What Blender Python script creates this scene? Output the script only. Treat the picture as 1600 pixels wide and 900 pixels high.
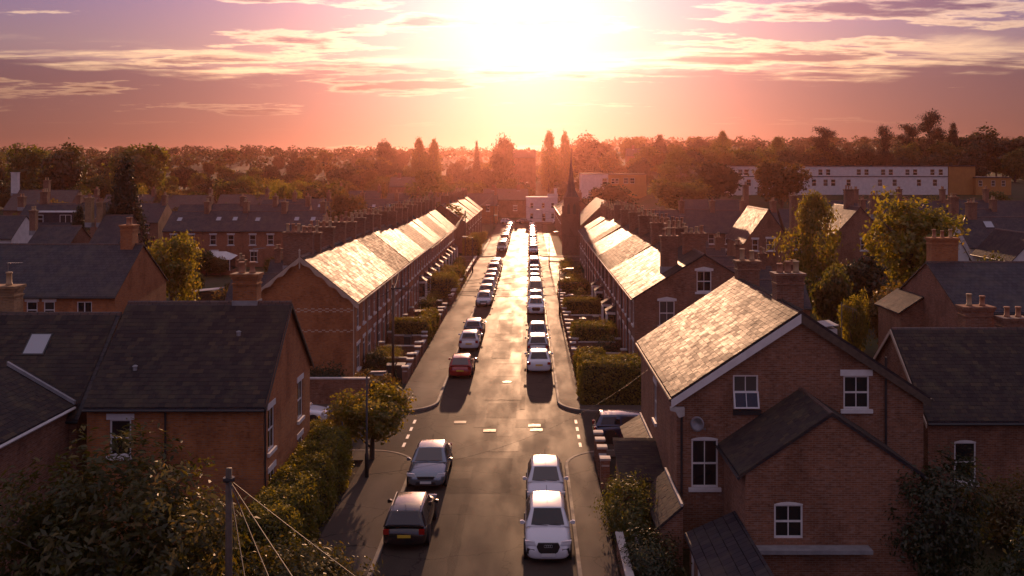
import bpy, bmesh, math, random
import numpy as np
from mathutils import Vector, Matrix
R = math.radians
random.seed(7)
RNG = np.random.default_rng(7)
for o in list(bpy.data.objects): bpy.data.objects.remove(o)
SC = bpy.context.scene
COL = SC.collection

# ------------------------------------------------------------------ camera
F, H, VX, VY = 1500.0, 15.0, 827.0, 265.0       # focal length (px of 1600), camera height, street vanishing point
cam_d = bpy.data.cameras.new('camera'); cam = bpy.data.objects.new('camera', cam_d); COL.objects.link(cam)
cam.location = (0, 0, H); cam.rotation_euler = (R(90), 0, 0)
cam_d.sensor_width = 36; cam_d.lens = 36*F/1600
cam_d.shift_x = -(VX-800)/1600; cam_d.shift_y = -(450-VY)/1600
cam_d.clip_start = .5; cam_d.clip_end = 6000
SC.camera = cam

# ------------------------------------------------------------------ light
SUN_EL, SUN_AZ = R(8.2), R(0.0)                 # straight up the street, low
SUND = Vector((math.sin(SUN_AZ)*math.cos(SUN_EL), math.cos(SUN_AZ)*math.cos(SUN_EL), math.sin(SUN_EL)))
sl = bpy.data.lights.new('sun', 'SUN'); so = bpy.data.objects.new('sun', sl); COL.objects.link(so)
sl.energy = 3.5; sl.angle = R(0.55); sl.color = (1.0, .54, .30)
so.rotation_euler = (-SUND).to_track_quat('-Z', 'Y').to_euler()

SC.render.engine = 'CYCLES'
SC.cycles.use_denoising = True
SC.cycles.max_bounces = 8; SC.cycles.volume_bounces = 1; SC.cycles.transparent_max_bounces = 8
SC.cycles.sample_clamp_indirect = 6
SC.view_settings.view_transform = 'Standard'; SC.view_settings.look = 'None'
SC.view_settings.gamma = 1; SC.view_settings.use_curve_mapping = False
SC.view_settings.exposure = 0.68

class Nodes:
    def __init__(s, tree): s.t = tree; s.n = tree.nodes; s.l = tree.links
    def new(s, typ, **kw):
        n = s.n.new(typ)
        for k, v in kw.items(): setattr(n, k, v)
        return n
    def put(s, sock, v):
        if v is None: return
        if isinstance(v, bpy.types.NodeSocket): s.l.new(v, sock)
        else:
            if isinstance(v, (tuple, list)) and len(v) == 3 and sock.type == 'RGBA': v = (*v, 1)
            sock.default_value = v
    def math(s, op, a, b=None, c=None, clamp=False):
        n = s.new('ShaderNodeMath', operation=op); n.use_clamp = clamp
        s.put(n.inputs[0], a); s.put(n.inputs[1], b); s.put(n.inputs[2], c); return n.outputs[0]
    def vmath(s, op, a, b=None):
        n = s.new('ShaderNodeVectorMath', operation=op); s.put(n.inputs[0], a); s.put(n.inputs[1], b)
        return n.outputs['Value'] if op in ('DOT_PRODUCT', 'LENGTH') else n.outputs[0]
    def mix(s, fac, a, b, mode='MIX'):
        n = s.new('ShaderNodeMix', data_type='RGBA', blend_type=mode)
        s.put(n.inputs[0], fac); s.put(n.inputs[6], a); s.put(n.inputs[7], b); return n.outputs[2]
    def sep(s, v): n = s.new('ShaderNodeSeparateXYZ'); s.put(n.inputs[0], v); return n.outputs
    def comb(s, x, y, z):
        n = s.new('ShaderNodeCombineXYZ'); s.put(n.inputs[0], x); s.put(n.inputs[1], y); s.put(n.inputs[2], z); return n.outputs[0]
    def noise(s, v, scale, detail=4, rough=.55):
        n = s.new('ShaderNodeTexNoise'); s.put(n.inputs['Vector'], v); n.inputs['Scale'].default_value = scale
        n.inputs['Detail'].default_value = detail; n.inputs['Roughness'].default_value = rough; return n.outputs[0]
    def step(s, v, a, b, lo=0.0, hi=1.0):
        n = s.new('ShaderNodeMapRange', interpolation_type='SMOOTHSTEP'); s.put(n.inputs[0], v)
        n.inputs[1].default_value = a; n.inputs[2].default_value = b; n.inputs[3].default_value = lo; n.inputs[4].default_value = hi
        return n.outputs[0]
    def ramp(s, fac, stops):
        n = s.new('ShaderNodeValToRGB'); s.put(n.inputs[0], fac); e = n.color_ramp.elements
        while len(e) < len(stops): e.new(.5)
        for el, (p, c) in zip(e, stops): el.position = p; el.color = (*c, 1)
        return n.outputs[0]
    def bump(s, h, strength=.3, dist=.02):
        n = s.new('ShaderNodeBump'); s.put(n.inputs['Height'], h); n.inputs['Strength'].default_value = strength
        n.inputs['Distance'].default_value = dist; return n.outputs[0]

# ------------------------------------------------------------------ sky
W = bpy.data.worlds.new('World'); SC.world = W; W.use_nodes = True
k = Nodes(W.node_tree); k.n.clear()
v = k.vmath('NORMALIZE', k.new('ShaderNodeTexCoord').outputs['Generated'])
X_, Y_, Z_ = k.sep(v)
sd = k.math('MAXIMUM', k.vmath('DOT_PRODUCT', v, tuple(SUND)), 0.0)
glow = lambda deg: k.math('POWER', sd, math.log(2)/(R(deg)**2/2))
g3, g7, g14, g26 = glow(3.9), glow(8.2), glow(13), glow(22)
zc = k.math('MAXIMUM', Z_, 0.0)
base = k.ramp(zc, [(0, (.24, .095, .055)), (.03, (.130, .064, .050)), (.085, (.104, .060, .060)), (.12, (.108, .074, .090)), (.19, (.054, .054, .155)), (.45, (.17, .135, .20)), (1, (.25, .205, .25))])  # top stops, above the view, raised and warmed to lift the shaded walls
pl = k.comb(k.math('DIVIDE', X_, k.math('ADD', zc, .06)), k.math('DIVIDE', Y_, k.math('ADD', zc, .06)), 0.0)
bankn = k.noise(k.vmath('MULTIPLY', pl, (.8, .5, 1)), .7, 10, .60)
nish = k.new('ShaderNodeTexSky', sky_type='NISHITA'); nish.sun_disc = False; nish.sun_elevation = SUN_EL; nish.sun_rotation = SUN_AZ
nish.dust_density = 3.0; nish.air_density = 1.2
sc_ = lambda c, f: k.mix(1.0, c, k.comb(f, f, f), 'MULTIPLY')
nis = k.mix(1.0, nish.outputs[0], (.008, .006, .013), 'MULTIPLY')
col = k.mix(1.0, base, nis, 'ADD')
col = k.mix(1.0, col, sc_((1, .50, .28), k.math('MULTIPLY', g26, .07)), 'ADD')
col = k.mix(1.0, col, sc_((1, .47, .27), k.math('MULTIPLY', g14, .25)), 'ADD')
# cloud fields, laid out on a flat layer overhead
cn = k.noise(k.vmath('MULTIPLY', pl, (.62, 1.0, 1)), 1.0, 12, .62)
gate = k.noise(k.vmath('ADD', pl, (31.0, 7.3, 0)), .22, 2, .5)
cn = k.math('ADD', cn, k.math('MULTIPLY', k.math('SUBTRACT', gate, .5), .42))
rim = k.step(cn, .535, .575); core = k.step(cn, .560, .640)
litc = k.mix(1.0, col, sc_((1, .66, .27), k.math('ADD', .22, k.math('MULTIPLY', g26, .45))), 'ADD')
drk = k.mix(1.0, k.mix(1.0, col, (.58, .52, .56), 'MULTIPLY'), (.045, .018, .010), 'ADD')
cl = k.mix(core, litc, drk)
high = k.step(zc, .035, .085)
col = k.mix(k.math('MULTIPLY', k.math('MULTIPLY', rim, high), .85), col, cl)
# bank of heavy cloud low over the horizon
be = k.math('ADD', zc, k.math('MULTIPLY', k.math('SUBTRACT', bankn, .5), .085))
bank = k.math('MULTIPLY', k.step(be, .106, .096), k.step(be, .012, .022))
col = k.mix(k.math('MULTIPLY', bank, .92), col, k.mix(1.0, col, (.58, .52, .60), 'MULTIPLY'))
edge = k.math('MULTIPLY', k.step(be, .090, .101), k.step(be, .122, .106))
edge = k.math('MULTIPLY', edge, k.step(k.noise(k.vmath('MULTIPLY', pl, (.8, 2.2, 1)), 1.3, 8, .6), .44, .62))
col = k.mix(k.math('MULTIPLY', edge, .85), col, litc)
col = k.mix(1.0, col, sc_((1, .66, .52), k.math('MULTIPLY', g7, .26)), 'ADD')
col = k.mix(1.0, col, sc_((1, .90, .72), k.math('MULTIPLY', g3, .12)), 'ADD')
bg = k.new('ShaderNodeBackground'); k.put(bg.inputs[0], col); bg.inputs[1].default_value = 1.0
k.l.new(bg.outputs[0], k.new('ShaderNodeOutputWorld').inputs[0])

# ------------------------------------------------------------------ materials
MATS = {}
def mat(name, fn=None, color=(.5, .5, .5), rough=.6, metal=0, spec=.5, coat=0):
    if name in MATS: return MATS[name]
    m = bpy.data.materials.new(name); m.use_nodes = True
    n = Nodes(m.node_tree); b = m.node_tree.nodes['Principled BSDF']
    n.put(b.inputs['Base Color'], color); b.inputs['Roughness'].default_value = rough; b.inputs['Metallic'].default_value = metal
    b.inputs['Specular IOR Level'].default_value = spec; b.inputs['Coat Weight'].default_value = coat
    b.inputs['Coat Roughness'].default_value = .04
    if fn: fn(n, b)
    MATS[name] = m
    return m
def objc(n): return n.new('ShaderNodeTexCoord').outputs['Object']
def noisy(name, c1, c2, scale=6, rough=.6, spec=.5, bump=.1, coat=0, metal=0):
    def fn(n, b):
        p = objc(n); f = n.noise(p, scale, 6)
        n.put(b.inputs['Base Color'], n.mix(n.step(f, .3, .7), c1, c2))
        n.put(b.inputs['Roughness'], n.step(n.noise(p, scale*.4, 3), .3, .7, rough-.07, rough+.07))
        if bump: n.put(b.inputs['Normal'], n.bump(n.noise(p, scale*6, 3), bump, .01))
    return mat(name, fn, rough=rough, spec=spec, coat=coat, metal=metal)
def brick(name, c1, c2, mortar, stain=(.5, .45, .42)):
    def fn(n, b):
        p = n.new('ShaderNodeNewGeometry').outputs['Position']; x, y, z = n.sep(p)
        uv = n.comb(n.math('ADD', x, y), z, 0.0)
        t = n.new('ShaderNodeTexBrick'); n.put(t.inputs['Vector'], uv)
        t.inputs['Scale'].default_value = 1; t.inputs['Brick Width'].default_value = .23; t.inputs['Row Height'].default_value = .077
        t.inputs['Mortar Size'].default_value = .009; t.inputs['Mortar Smooth'].default_value = .3; t.inputs['Bias'].default_value = -.1
        n.put(t.inputs['Color1'], c1); n.put(t.inputs['Color2'], c2); n.put(t.inputs['Mortar'], mortar)
        big = n.noise(n.vmath('MULTIPLY', p, (1, 1, .6)), .8, 7, .65); odd = n.noise(n.vmath('MULTIPLY', uv, (4.4, 13, 1)), 1, 0)
        c = n.mix(n.step(odd, .60, .72, 0, .6), t.outputs[0], (mortar[0]*1.1, mortar[1], mortar[2]))
        c = n.mix(n.step(odd, .36, .26, 0, .6), c, (c1[0]*.45, c1[1]*.45, c1[2]*.5))
        c = n.mix(n.step(big, .44, .66, 0, .62), c, n.mix(1.0, c, stain, 'MULTIPLY'))
        n.put(b.inputs['Base Color'], c)
        n.put(b.inputs['Normal'], n.bump(n.math('SUBTRACT', 1.0, t.outputs[1]), .5, .012))
    return mat(name, fn, rough=.85, spec=.25)
BRICK = brick('red_brick', (.38, .125, .056), (.26, .085, .042), (.27, .19, .14))
BRICK2 = brick('orange_brick', (.46, .17, .055), (.35, .12, .042), (.27, .17, .11))
BRICK3 = brick('brown_brick', (.27, .112, .058), (.18, .078, .044), (.26, .19, .15))
BRICKY = brick('buff_brick', (.36, .22, .11), (.28, .17, .085), (.26, .19, .13))
def slatefn(axis, c1, c2, rough):
    def fn(n, b):
        p = n.new('ShaderNodeNewGeometry').outputs['Position']; x, y, z = n.sep(p)
        uv = n.comb(x if axis == 'x' else y, n.math('MULTIPLY', z, 1.6), 0.0)
        t = n.new('ShaderNodeTexBrick'); n.put(t.inputs['Vector'], uv)
        t.inputs['Scale'].default_value = 1; t.inputs['Brick Width'].default_value = .32; t.inputs['Row Height'].default_value = .26
        t.inputs['Mortar Size'].default_value = .012; t.inputs['Bias'].default_value = 0
        n.put(t.inputs['Color1'], c1); n.put(t.inputs['Color2'], c2); n.put(t.inputs['Mortar'], (.012, .011, .012))
        st = n.noise(p, .9, 5)
        n.put(b.inputs['Base Color'], n.mix(n.step(st, .45, .7, 0, .6), t.outputs[0], (.075, .062, .05)))
        n.put(b.inputs['Roughness'], n.step(n.noise(p, 2.2, 4), .3, .7, rough-.08, rough+.10))
        row = n.math('FRACT', n.math('DIVIDE', n.math('MULTIPLY', z, 1.6), .26))
        n.put(b.inputs['Normal'], n.bump(n.math('ADD', n.math('MULTIPLY', row, -.6), n.math('ADD', n.math('MULTIPLY', t.outputs[1], -.5), n.math('MULTIPLY', n.noise(p, 3.5, 2), .7))), .45, .02))
    return fn
SLATE_X = mat('slate_courses_x', slatefn('x', (.052, .045, .052), (.034, .032, .040), .60), spec=.2)
SLATE_Y = mat('slate_courses_y', slatefn('y', (.052, .045, .050), (.036, .032, .038), .54), spec=.012)
TILE_X = mat('clay_tile_x', slatefn('x', (.10, .05, .036), (.075, .040, .032), .58), spec=.4)
TILE_Y = mat('clay_tile_y', slatefn('y', (.10, .055, .038), (.078, .045, .034), .64), spec=.006)
def slate_piece(n, b):
    g = n.new('ShaderNodeNewGeometry'); oi = n.new('ShaderNodeObjectInfo'); p = g.outputs['Position']
    r = n.math('FRACT', n.math('ADD', g.outputs['Random Per Island'], oi.outputs['Random']))
    c = n.ramp(r, [(0, (.038, .031, .032)), (.5, (.050, .041, .039)), (.9, (.062, .049, .041)), (1, (.082, .062, .045))])
    n.put(b.inputs['Base Color'], n.mix(n.step(n.noise(p, 1.1, 5), .48, .72, 0, .6), c, (.085, .072, .05)))
    n.put(b.inputs['Roughness'], n.math('ADD', n.step(r, 0, 1, .51, .60), n.math('MULTIPLY', n.math('SUBTRACT', n.noise(p, .9, 6, .65), .5), .35)))
    n.put(b.inputs['Normal'], n.bump(n.noise(p, 9, 4), .25, .01))
SLATE_P = mat('weathered_slate', slate_piece, spec=.011)
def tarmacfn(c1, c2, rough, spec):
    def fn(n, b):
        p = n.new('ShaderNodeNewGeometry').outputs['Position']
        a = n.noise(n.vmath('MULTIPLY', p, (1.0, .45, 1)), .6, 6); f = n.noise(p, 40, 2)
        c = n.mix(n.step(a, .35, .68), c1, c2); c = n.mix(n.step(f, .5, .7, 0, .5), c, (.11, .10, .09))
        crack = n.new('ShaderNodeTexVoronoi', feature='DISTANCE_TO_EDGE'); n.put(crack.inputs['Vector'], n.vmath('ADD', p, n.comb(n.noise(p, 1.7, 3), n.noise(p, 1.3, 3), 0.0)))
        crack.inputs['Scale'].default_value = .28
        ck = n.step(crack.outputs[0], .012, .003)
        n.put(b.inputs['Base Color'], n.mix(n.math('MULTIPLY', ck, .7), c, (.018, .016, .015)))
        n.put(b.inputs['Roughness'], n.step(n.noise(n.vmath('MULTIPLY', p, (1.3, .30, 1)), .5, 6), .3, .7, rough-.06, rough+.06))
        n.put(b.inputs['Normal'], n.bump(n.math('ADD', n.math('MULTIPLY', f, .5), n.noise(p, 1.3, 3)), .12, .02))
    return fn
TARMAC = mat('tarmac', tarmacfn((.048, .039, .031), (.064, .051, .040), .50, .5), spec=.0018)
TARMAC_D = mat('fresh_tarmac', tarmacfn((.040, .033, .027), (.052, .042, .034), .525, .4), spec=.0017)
TARMAC_L = mat('worn_tarmac', tarmacfn((.055, .044, .035), (.070, .056, .044), .485, .5), spec=.0019)
PAVE = mat('pavement_asphalt', tarmacfn((.075, .058, .047), (.10, .078, .062), .62, .4), spec=.004)
STONE = noisy('kerb_stone', (.15, .13, .11), (.21, .18, .15), 3, .7, spec=.03)
WHITE = noisy('white_paint', (.70, .69, .67), (.62, .60, .58), 3, .45, bump=.04)
RENDER = noisy('white_render', (.66, .63, .60), (.56, .53, .50), 1.2, .8, spec=.2)
CREAM = noisy('cream_paint', (.50, .40, .30), (.42, .33, .25), 3, .6)
STONEC = noisy('stone_lintel', (.48, .45, .42), (.38, .35, .32), 4, .75)
OCHRE = noisy('ochre_render', (.42, .19, .05), (.36, .16, .045), 1.0, .8)
CHURCH = brick('church_stone', (.17, .11, .085), (.12, .085, .07), (.14, .11, .09))
DARKM = noisy('dark_metal', (.02, .02, .022), (.03, .03, .032), 5, .45)
GREYM = noisy('grey_metal', (.16, .16, .17), (.22, .22, .23), 5, .40, metal=.6)
LEAD = noisy('lead_flashing', (.20, .20, .21), (.28, .28, .29), 3, .5)
POT = noisy('terracotta', (.30, .13, .07), (.38, .20, .11), 4, .8)
POTB = noisy('buff_terracotta', (.42, .30, .17), (.36, .24, .13), 4, .8)
WOOD = noisy('dark_timber', (.06, .042, .03), (.10, .07, .05), 5, .7)
DOORM = [noisy('door_%s' % c, a, tuple(t*.85 for t in a), 3, .4) for c, a in (('navy', (.02, .03, .08)), ('red', (.16, .015, .012)), ('green', (.015, .06, .03)), ('black', (.015, .015, .016)), ('pale', (.45, .45, .45)))]
GLASS = mat('window_glass', lambda n, b: n.put(b.inputs['Base Color'], n.ramp(n.new('ShaderNodeObjectInfo').outputs['Random'], [(0, (.010, .011, .013)), (.6, (.016, .016, .018)), (.85, (.05, .047, .045)), (1, (.12, .11, .10))])), (.012, .013, .016), .04, 0, .6)
SKYGLASS = mat('rooflight_glass', None, (.30, .31, .34), .06, 0, 1.0)  # pale base colour stands in for bright sky reflected in the glass
CURTAIN = noisy('net_curtain', (.30, .28, .27), (.22, .21, .20), 4, .9)
RUBBER = mat('rubber', None, (.012, .012, .012), .8)
ALLOY = mat('alloy', None, (.35, .35, .36), .3, .9)
LAMPGLASS = mat('clear_lens', None, (.55, .56, .58), .08, 0, .8)
TAIL = mat('red_lens', None, (.30, .008, .006), .12, 0, .6)
PLATEW = mat('plate_white', None, (.65, .65, .63), .4)
PLATEY = mat('plate_yellow', None, (.62, .42, .04), .4)
PAPER = mat('paper', None, (.75, .72, .62), .7)
WIREM = mat('cable', None, (.05, .045, .04), .6, 0, .15)
ROADPAINT = noisy('road_paint', (.55, .53, .48), (.38, .36, .33), 9, .6)
IRON = noisy('cast_iron', (.10, .09, .08), (.15, .135, .12), 8, .42, spec=.010)
LAWN = noisy('lawn', (.035, .055, .015), (.055, .07, .02), 2, .9, bump=.4)
REDCAR = mat('paint_red', None, (.30, .012, .010), .22, 0, .5, 1)
def paint(name, c, metal=.3): return mat('paint_'+name, None, c, .25, metal, .5, 1.0)
PAINTS = {'white': paint('white', (.62, .63, .66), 0), 'silver': paint('silver', (.36, .37, .40), .5), 'grey': paint('grey', (.13, .14, .16), .5),
          'black': paint('black', (.012, .012, .014), .2), 'blue': paint('blue', (.02, .035, .085), .3), 'red': REDCAR, 'steel': paint('steel', (.17, .20, .24), .55), 'dark': paint('dark', (.045, .047, .055), .4), 'green': paint('green', (.02, .06, .045), .3), 'beige': paint('beige', (.32, .27, .20), .4), 'maroon': paint('maroon', (.10, .012, .018), .3)}
def leafmat(name, c1, c2, trans=.5, c3=None):
    m = bpy.data.materials.new(name); m.use_nodes = True; n = Nodes(m.node_tree); n.n.clear()
    g = n.new('ShaderNodeNewGeometry'); oi = n.new('ShaderNodeObjectInfo')
    r = n.math('FRACT', n.math('ADD', g.outputs['Random Per Island'], n.math('MULTIPLY', oi.outputs['Random'], .35)))
    c = n.ramp(r, [(0, c1), (.75, c2), (1, c3 or c2)])
    c = n.mix(n.math('MULTIPLY', oi.outputs['Random'], .5), c, n.mix(1.0, c, (.75, .62, .6), 'MULTIPLY'))
    d = n.new('ShaderNodeBsdfDiffuse'); n.put(d.inputs[0], c)
    t = n.new('ShaderNodeBsdfTranslucent'); n.put(t.inputs[0], n.mix(1.0, c, (1.5, 1.25, .6), 'MULTIPLY'))
    a = n.new('ShaderNodeMixShader'); a.inputs[0].default_value = trans; n.l.new(d.outputs[0], a.inputs[1]); n.l.new(t.outputs[0], a.inputs[2])
    gl = n.new('ShaderNodeBsdfGlossy'); gl.inputs['Roughness'].default_value = .42; n.put(gl.inputs[0], (.8, .8, .8))
    b = n.new('ShaderNodeMixShader'); b.inputs[0].default_value = .035; n.l.new(a.outputs[0], b.inputs[1]); n.l.new(gl.outputs[0], b.inputs[2])
    n.l.new(b.outputs[0], n.new('ShaderNodeOutputMaterial').inputs[0])
    return m
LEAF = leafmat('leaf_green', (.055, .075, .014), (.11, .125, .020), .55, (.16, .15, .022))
LEAFG = leafmat('leaf_golden', (.13, .14, .018), (.21, .20, .024), .6, (.29, .22, .024))
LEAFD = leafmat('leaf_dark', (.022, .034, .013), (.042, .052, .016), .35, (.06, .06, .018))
LEAFC = leafmat('conifer_needles', (.016, .026, .014), (.030, .038, .016), .2)
LEAFO = leafmat('leaf_autumn', (.085, .075, .016), (.14, .10, .018), .5, (.19, .11, .02))
LEAFS = leafmat('leaf_olive', (.045, .052, .012), (.085, .080, .014), .45, (.15, .11, .018))  # darker, greener leaf tone for the foreground tree and shrub
HEDGE = leafmat('hedge_leaf', (.10, .105, .014), (.19, .18, .02), .55, (.27, .22, .025))
BARK = noisy('bark', (.055, .042, .032), (.09, .07, .05), 6, .9, bump=.5)
TWIG = noisy('inner_twigs', (.022, .024, .010), (.032, .032, .012), 5, .95)

# ------------------------------------------------------------------ helpers
def tag(o, label=None, cat=None, group=None, kind=None):
    if label: o['label'] = label
    if cat: o['category'] = cat
    if group: o['group'] = group
    if kind: o['kind'] = kind
    return o
def empty(name, loc, label=None, cat=None, group=None, rz=0):
    o = bpy.data.objects.new(name, None); COL.objects.link(o); o.location = loc; o.rotation_euler = (0, 0, rz)
    o.empty_display_size = .3
    return tag(o, label, cat, group)
def link(name, me, parent=None, loc=(0, 0, 0), rz=0):
    o = bpy.data.objects.new(name, me); COL.objects.link(o); o.parent = parent; o.location = loc; o.rotation_euler = (0, 0, rz)
    return o
class MB:
    def __init__(s): s.v = []; s.f = []; s.m = []
    def add(s, vs, fs, m=0):
        k = len(s.v); s.v += [tuple(p) for p in vs]
        for f in fs: s.f.append(tuple(i+k for i in f)); s.m.append(m)
        return s
    def quad(s, *p, m=0): return s.add(p, [tuple(range(len(p)))], m)
    def box(s, x0, x1, y0, y1, z0, z1, m=0):
        return s.add([(x0, y0, z0), (x1, y0, z0), (x1, y1, z0), (x0, y1, z0), (x0, y0, z1), (x1, y0, z1), (x1, y1, z1), (x0, y1, z1)],
                     [(3, 2, 1, 0), (4, 5, 6, 7), (0, 1, 5, 4), (1, 2, 6, 5), (2, 3, 7, 6), (3, 0, 4, 7)], m)
    def prism(s, poly, off, m=0):                 # poly (list of 3-D points) swept by a vector
        n = len(poly); a = [Vector(p) for p in poly]; o = Vector(off)
        return s.add(a+[p+o for p in a], [tuple(range(n))[::-1], tuple(range(n, 2*n))]+[(i, (i+1) % n, n+(i+1) % n, n+i) for i in range(n)], m)
    def tube(s, pts, r, n=6, m=0, cap=True):
        pts = [Vector(p) for p in pts]; rs = r if isinstance(r, (list, tuple)) else [r]*len(pts); vs = []
        for i, p in enumerate(pts):
            d = (pts[min(i+1, len(pts)-1)]-pts[max(i-1, 0)]).normalized()
            a = d.orthogonal().normalized() if abs(d.z) > .95 else d.cross(Vector((0, 0, 1))).normalized(); b = d.cross(a)
            vs += [p+(a*math.cos(2*math.pi*j/n)+b*math.sin(2*math.pi*j/n))*rs[i] for j in range(n)]
        fs = [(i*n+j, i*n+(j+1) % n, (i+1)*n+(j+1) % n, (i+1)*n+j) for i in range(len(pts)-1) for j in range(n)]
        if cap: fs += [tuple(range(n))[::-1], tuple(range((len(pts)-1)*n, len(pts)*n))]
        return s.add(vs, fs, m)
    def lathe(s, prof, c=(0, 0, 0), n=10, m=0):   # prof: (radius, z)
        vs = [(c[0]+r*math.cos(2*math.pi*j/n), c[1]+r*math.sin(2*math.pi*j/n), c[2]+z) for r, z in prof for j in range(n)]
        fs = [(i*n+j, i*n+(j+1) % n, (i+1)*n+(j+1) % n, (i+1)*n+j) for i in range(len(prof)-1) for j in range(n)]
        return s.add(vs, fs+[tuple(range(n))[::-1], tuple(range((len(prof)-1)*n, len(prof)*n))], m)
    def mesh(s, name, mats, smooth=False):
        me = bpy.data.meshes.new(name); me.from_pydata(s.v, [], s.f)
        for q in (mats if isinstance(mats, (list, tuple)) else [mats]): me.materials.append(q)
        me.polygons.foreach_set('material_index', s.m)
        if smooth: me.polygons.foreach_set('use_smooth', [True]*len(s.f))
        me.update(); return me
    def build(s, name, mats, parent=None, loc=(0, 0, 0), rz=0, smooth=False): return link(name, s.mesh(name, mats, smooth), parent, loc, rz)
def sstep(a, b, x): t = min(1, max(0, (x-a)/(b-a))); return t*t*(3-2*t)
def gz(x, y):                                    # lie of the land: flat street, rising ground behind
    r = 8.0*sstep(190, 250, y)*sstep(14, 48, x)
    c = .048*max(0, y-(300-60*sstep(20, 60, abs(x))))
    return r+min(c, 26)+ (.6*math.sin(x*.021)*math.sin(y*.017))*sstep(260, 400, y)
def at(px, py, z): y = F*(H-z)/(py-VY); return ((px-VX)*y/F, y)
def xat(px, y): return (px-VX)*y/F
def zat(py, y): return H-(py-VY)*y/F

# ------------------------------------------------------------------ ground
def make_ground():
    xs = np.unique(np.concatenate([np.linspace(-1300, -200, 34), np.linspace(-200, 200, 101), np.linspace(200, 1300, 34)]))
    ys = np.unique(np.concatenate([np.linspace(-60, 480, 136), np.linspace(480, 1600, 40)]))
    vs = [(x, y, gz(x, y)-.03) for y in ys for x in xs]; nx = len(xs)
    fs = [(j*nx+i, j*nx+i+1, (j+1)*nx+i+1, (j+1)*nx+i) for j in range(len(ys)-1) for i in range(nx-1)]
    me = bpy.data.meshes.new('ground'); me.from_pydata(vs, [], fs); me.polygons.foreach_set('use_smooth', [True]*len(fs))
    def fn(n, b):
        p = n.new('ShaderNodeNewGeometry').outputs['Position']
        a = n.noise(p, .12, 6); f = n.noise(p, 2.5, 5)
        c = n.mix(n.step(a, .4, .62), (.040, .046, .014), (.060, .046, .026)); c = n.mix(n.step(f, .4, .7), c, (.030, .034, .012))
        n.put(b.inputs['Base Color'], c); n.put(b.inputs['Normal'], n.bump(f, .6, .1))
    me.materials.append(mat('garden_ground', fn, rough=.95, spec=.15))
    o = link('ground', me); tag(o, kind='structure')
make_ground()
KL, KR, PL, PR = -5.8, 1.8, -8.5, 3.3
S0, S1, T0, T1, E0, E1 = 51.0, 59.2, 157.5, 164.5, 262, 271
def sheet(name, polys, z, m, kind='structure', parent=None):
    b = MB()
    for p in polys: b.quad(*[(x, y, z) for x, y in p])
    o = b.build(name, m, parent)
    if kind: o['kind'] = kind
    return o
rect = lambda x0, x1, y0, y1: [(x0, y0), (x1, y0), (x1, y1), (x0, y1)]
road = sheet('road', [rect(KL-3, KR+3, 5, S0), rect(-90, 70, S0, S1), rect(KL-3, KR+3, S1, T0), rect(-60, 60, T0, T1), rect(KL-3, KR+3, T1, E0), rect(-60, 55, E0, E1)], .004, TARMAC)
PN = [0]
def patch(x0, x1, y0, y1, m, z=0, sk=0):
    PN[0] += 1; rq = random.Random(PN[0]); pts = []
    for (ax, ay), (bx_, by_) in zip([(x0, y0), (x1, y0), (x1, y1), (x0, y1)], [(x1, y0), (x1, y1), (x0, y1), (x0, y0)]):
        n_ = max(3, int(math.hypot(bx_-ax, by_-ay)/.35)); n_ = min(n_, 24)
        pts += [(ax+(bx_-ax)*i/n_+rq.uniform(-.05, .05), ay+(by_-ay)*i/n_+rq.uniform(-.07, .07)) for i in range(n_)]
    sheet('repair_patch', [pts], .006+.0004*PN[0], m, None, road)
# repairs, trenches and worn strips seen in the photograph (pixel corner -> ground)
def ppatch(px0, py0, px1, py1, m, z=.008):
    x0, y0 = at(px0, py1, 0); x1, _ = at(px1, py1, 0); _, y1 = at(px0, py0, 0); patch(x0, x1, y0, y1, m, z, .05)
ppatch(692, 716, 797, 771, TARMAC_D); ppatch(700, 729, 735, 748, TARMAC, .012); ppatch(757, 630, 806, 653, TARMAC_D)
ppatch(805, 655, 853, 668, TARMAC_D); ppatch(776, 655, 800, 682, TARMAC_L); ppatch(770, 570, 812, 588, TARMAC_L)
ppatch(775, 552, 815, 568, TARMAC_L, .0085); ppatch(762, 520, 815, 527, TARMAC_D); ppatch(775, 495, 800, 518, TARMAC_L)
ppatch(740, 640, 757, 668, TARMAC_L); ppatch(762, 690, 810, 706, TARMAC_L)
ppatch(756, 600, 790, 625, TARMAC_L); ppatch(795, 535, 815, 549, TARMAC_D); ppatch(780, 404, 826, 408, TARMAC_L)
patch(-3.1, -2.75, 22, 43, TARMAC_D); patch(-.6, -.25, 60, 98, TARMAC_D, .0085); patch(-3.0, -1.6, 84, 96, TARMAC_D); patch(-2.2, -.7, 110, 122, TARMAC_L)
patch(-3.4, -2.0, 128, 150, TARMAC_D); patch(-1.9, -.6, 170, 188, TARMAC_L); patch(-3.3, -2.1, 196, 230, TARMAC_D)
pr_ = random.Random(5)
for i in range(15):
    y_ = 62+i*13+pr_.uniform(-2, 2); x_ = pr_.choice((-3.3, -3.0, -2.2, -1.7, -1.3)); patch(x_, x_+pr_.uniform(.7, 1.9), y_, y_+pr_.choice((1.2, 3, 5, 8)), pr_.choice((TARMAC_D, TARMAC_L, TARMAC)), 0, .03)
for px, py in ((765, 673), (719, 660), (835, 665), (838, 672), (792, 597)):
    x, y = at(px, py, 0); b = MB(); b.lathe([(.33, .0), (.33, .008), (.26, .010)], n=16) if py < 600 else b.box(-.36, .36, -.28, .28, 0, .010)
    tag(b.build('inspection_cover', IRON, road, (x, y, .014)))
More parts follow.
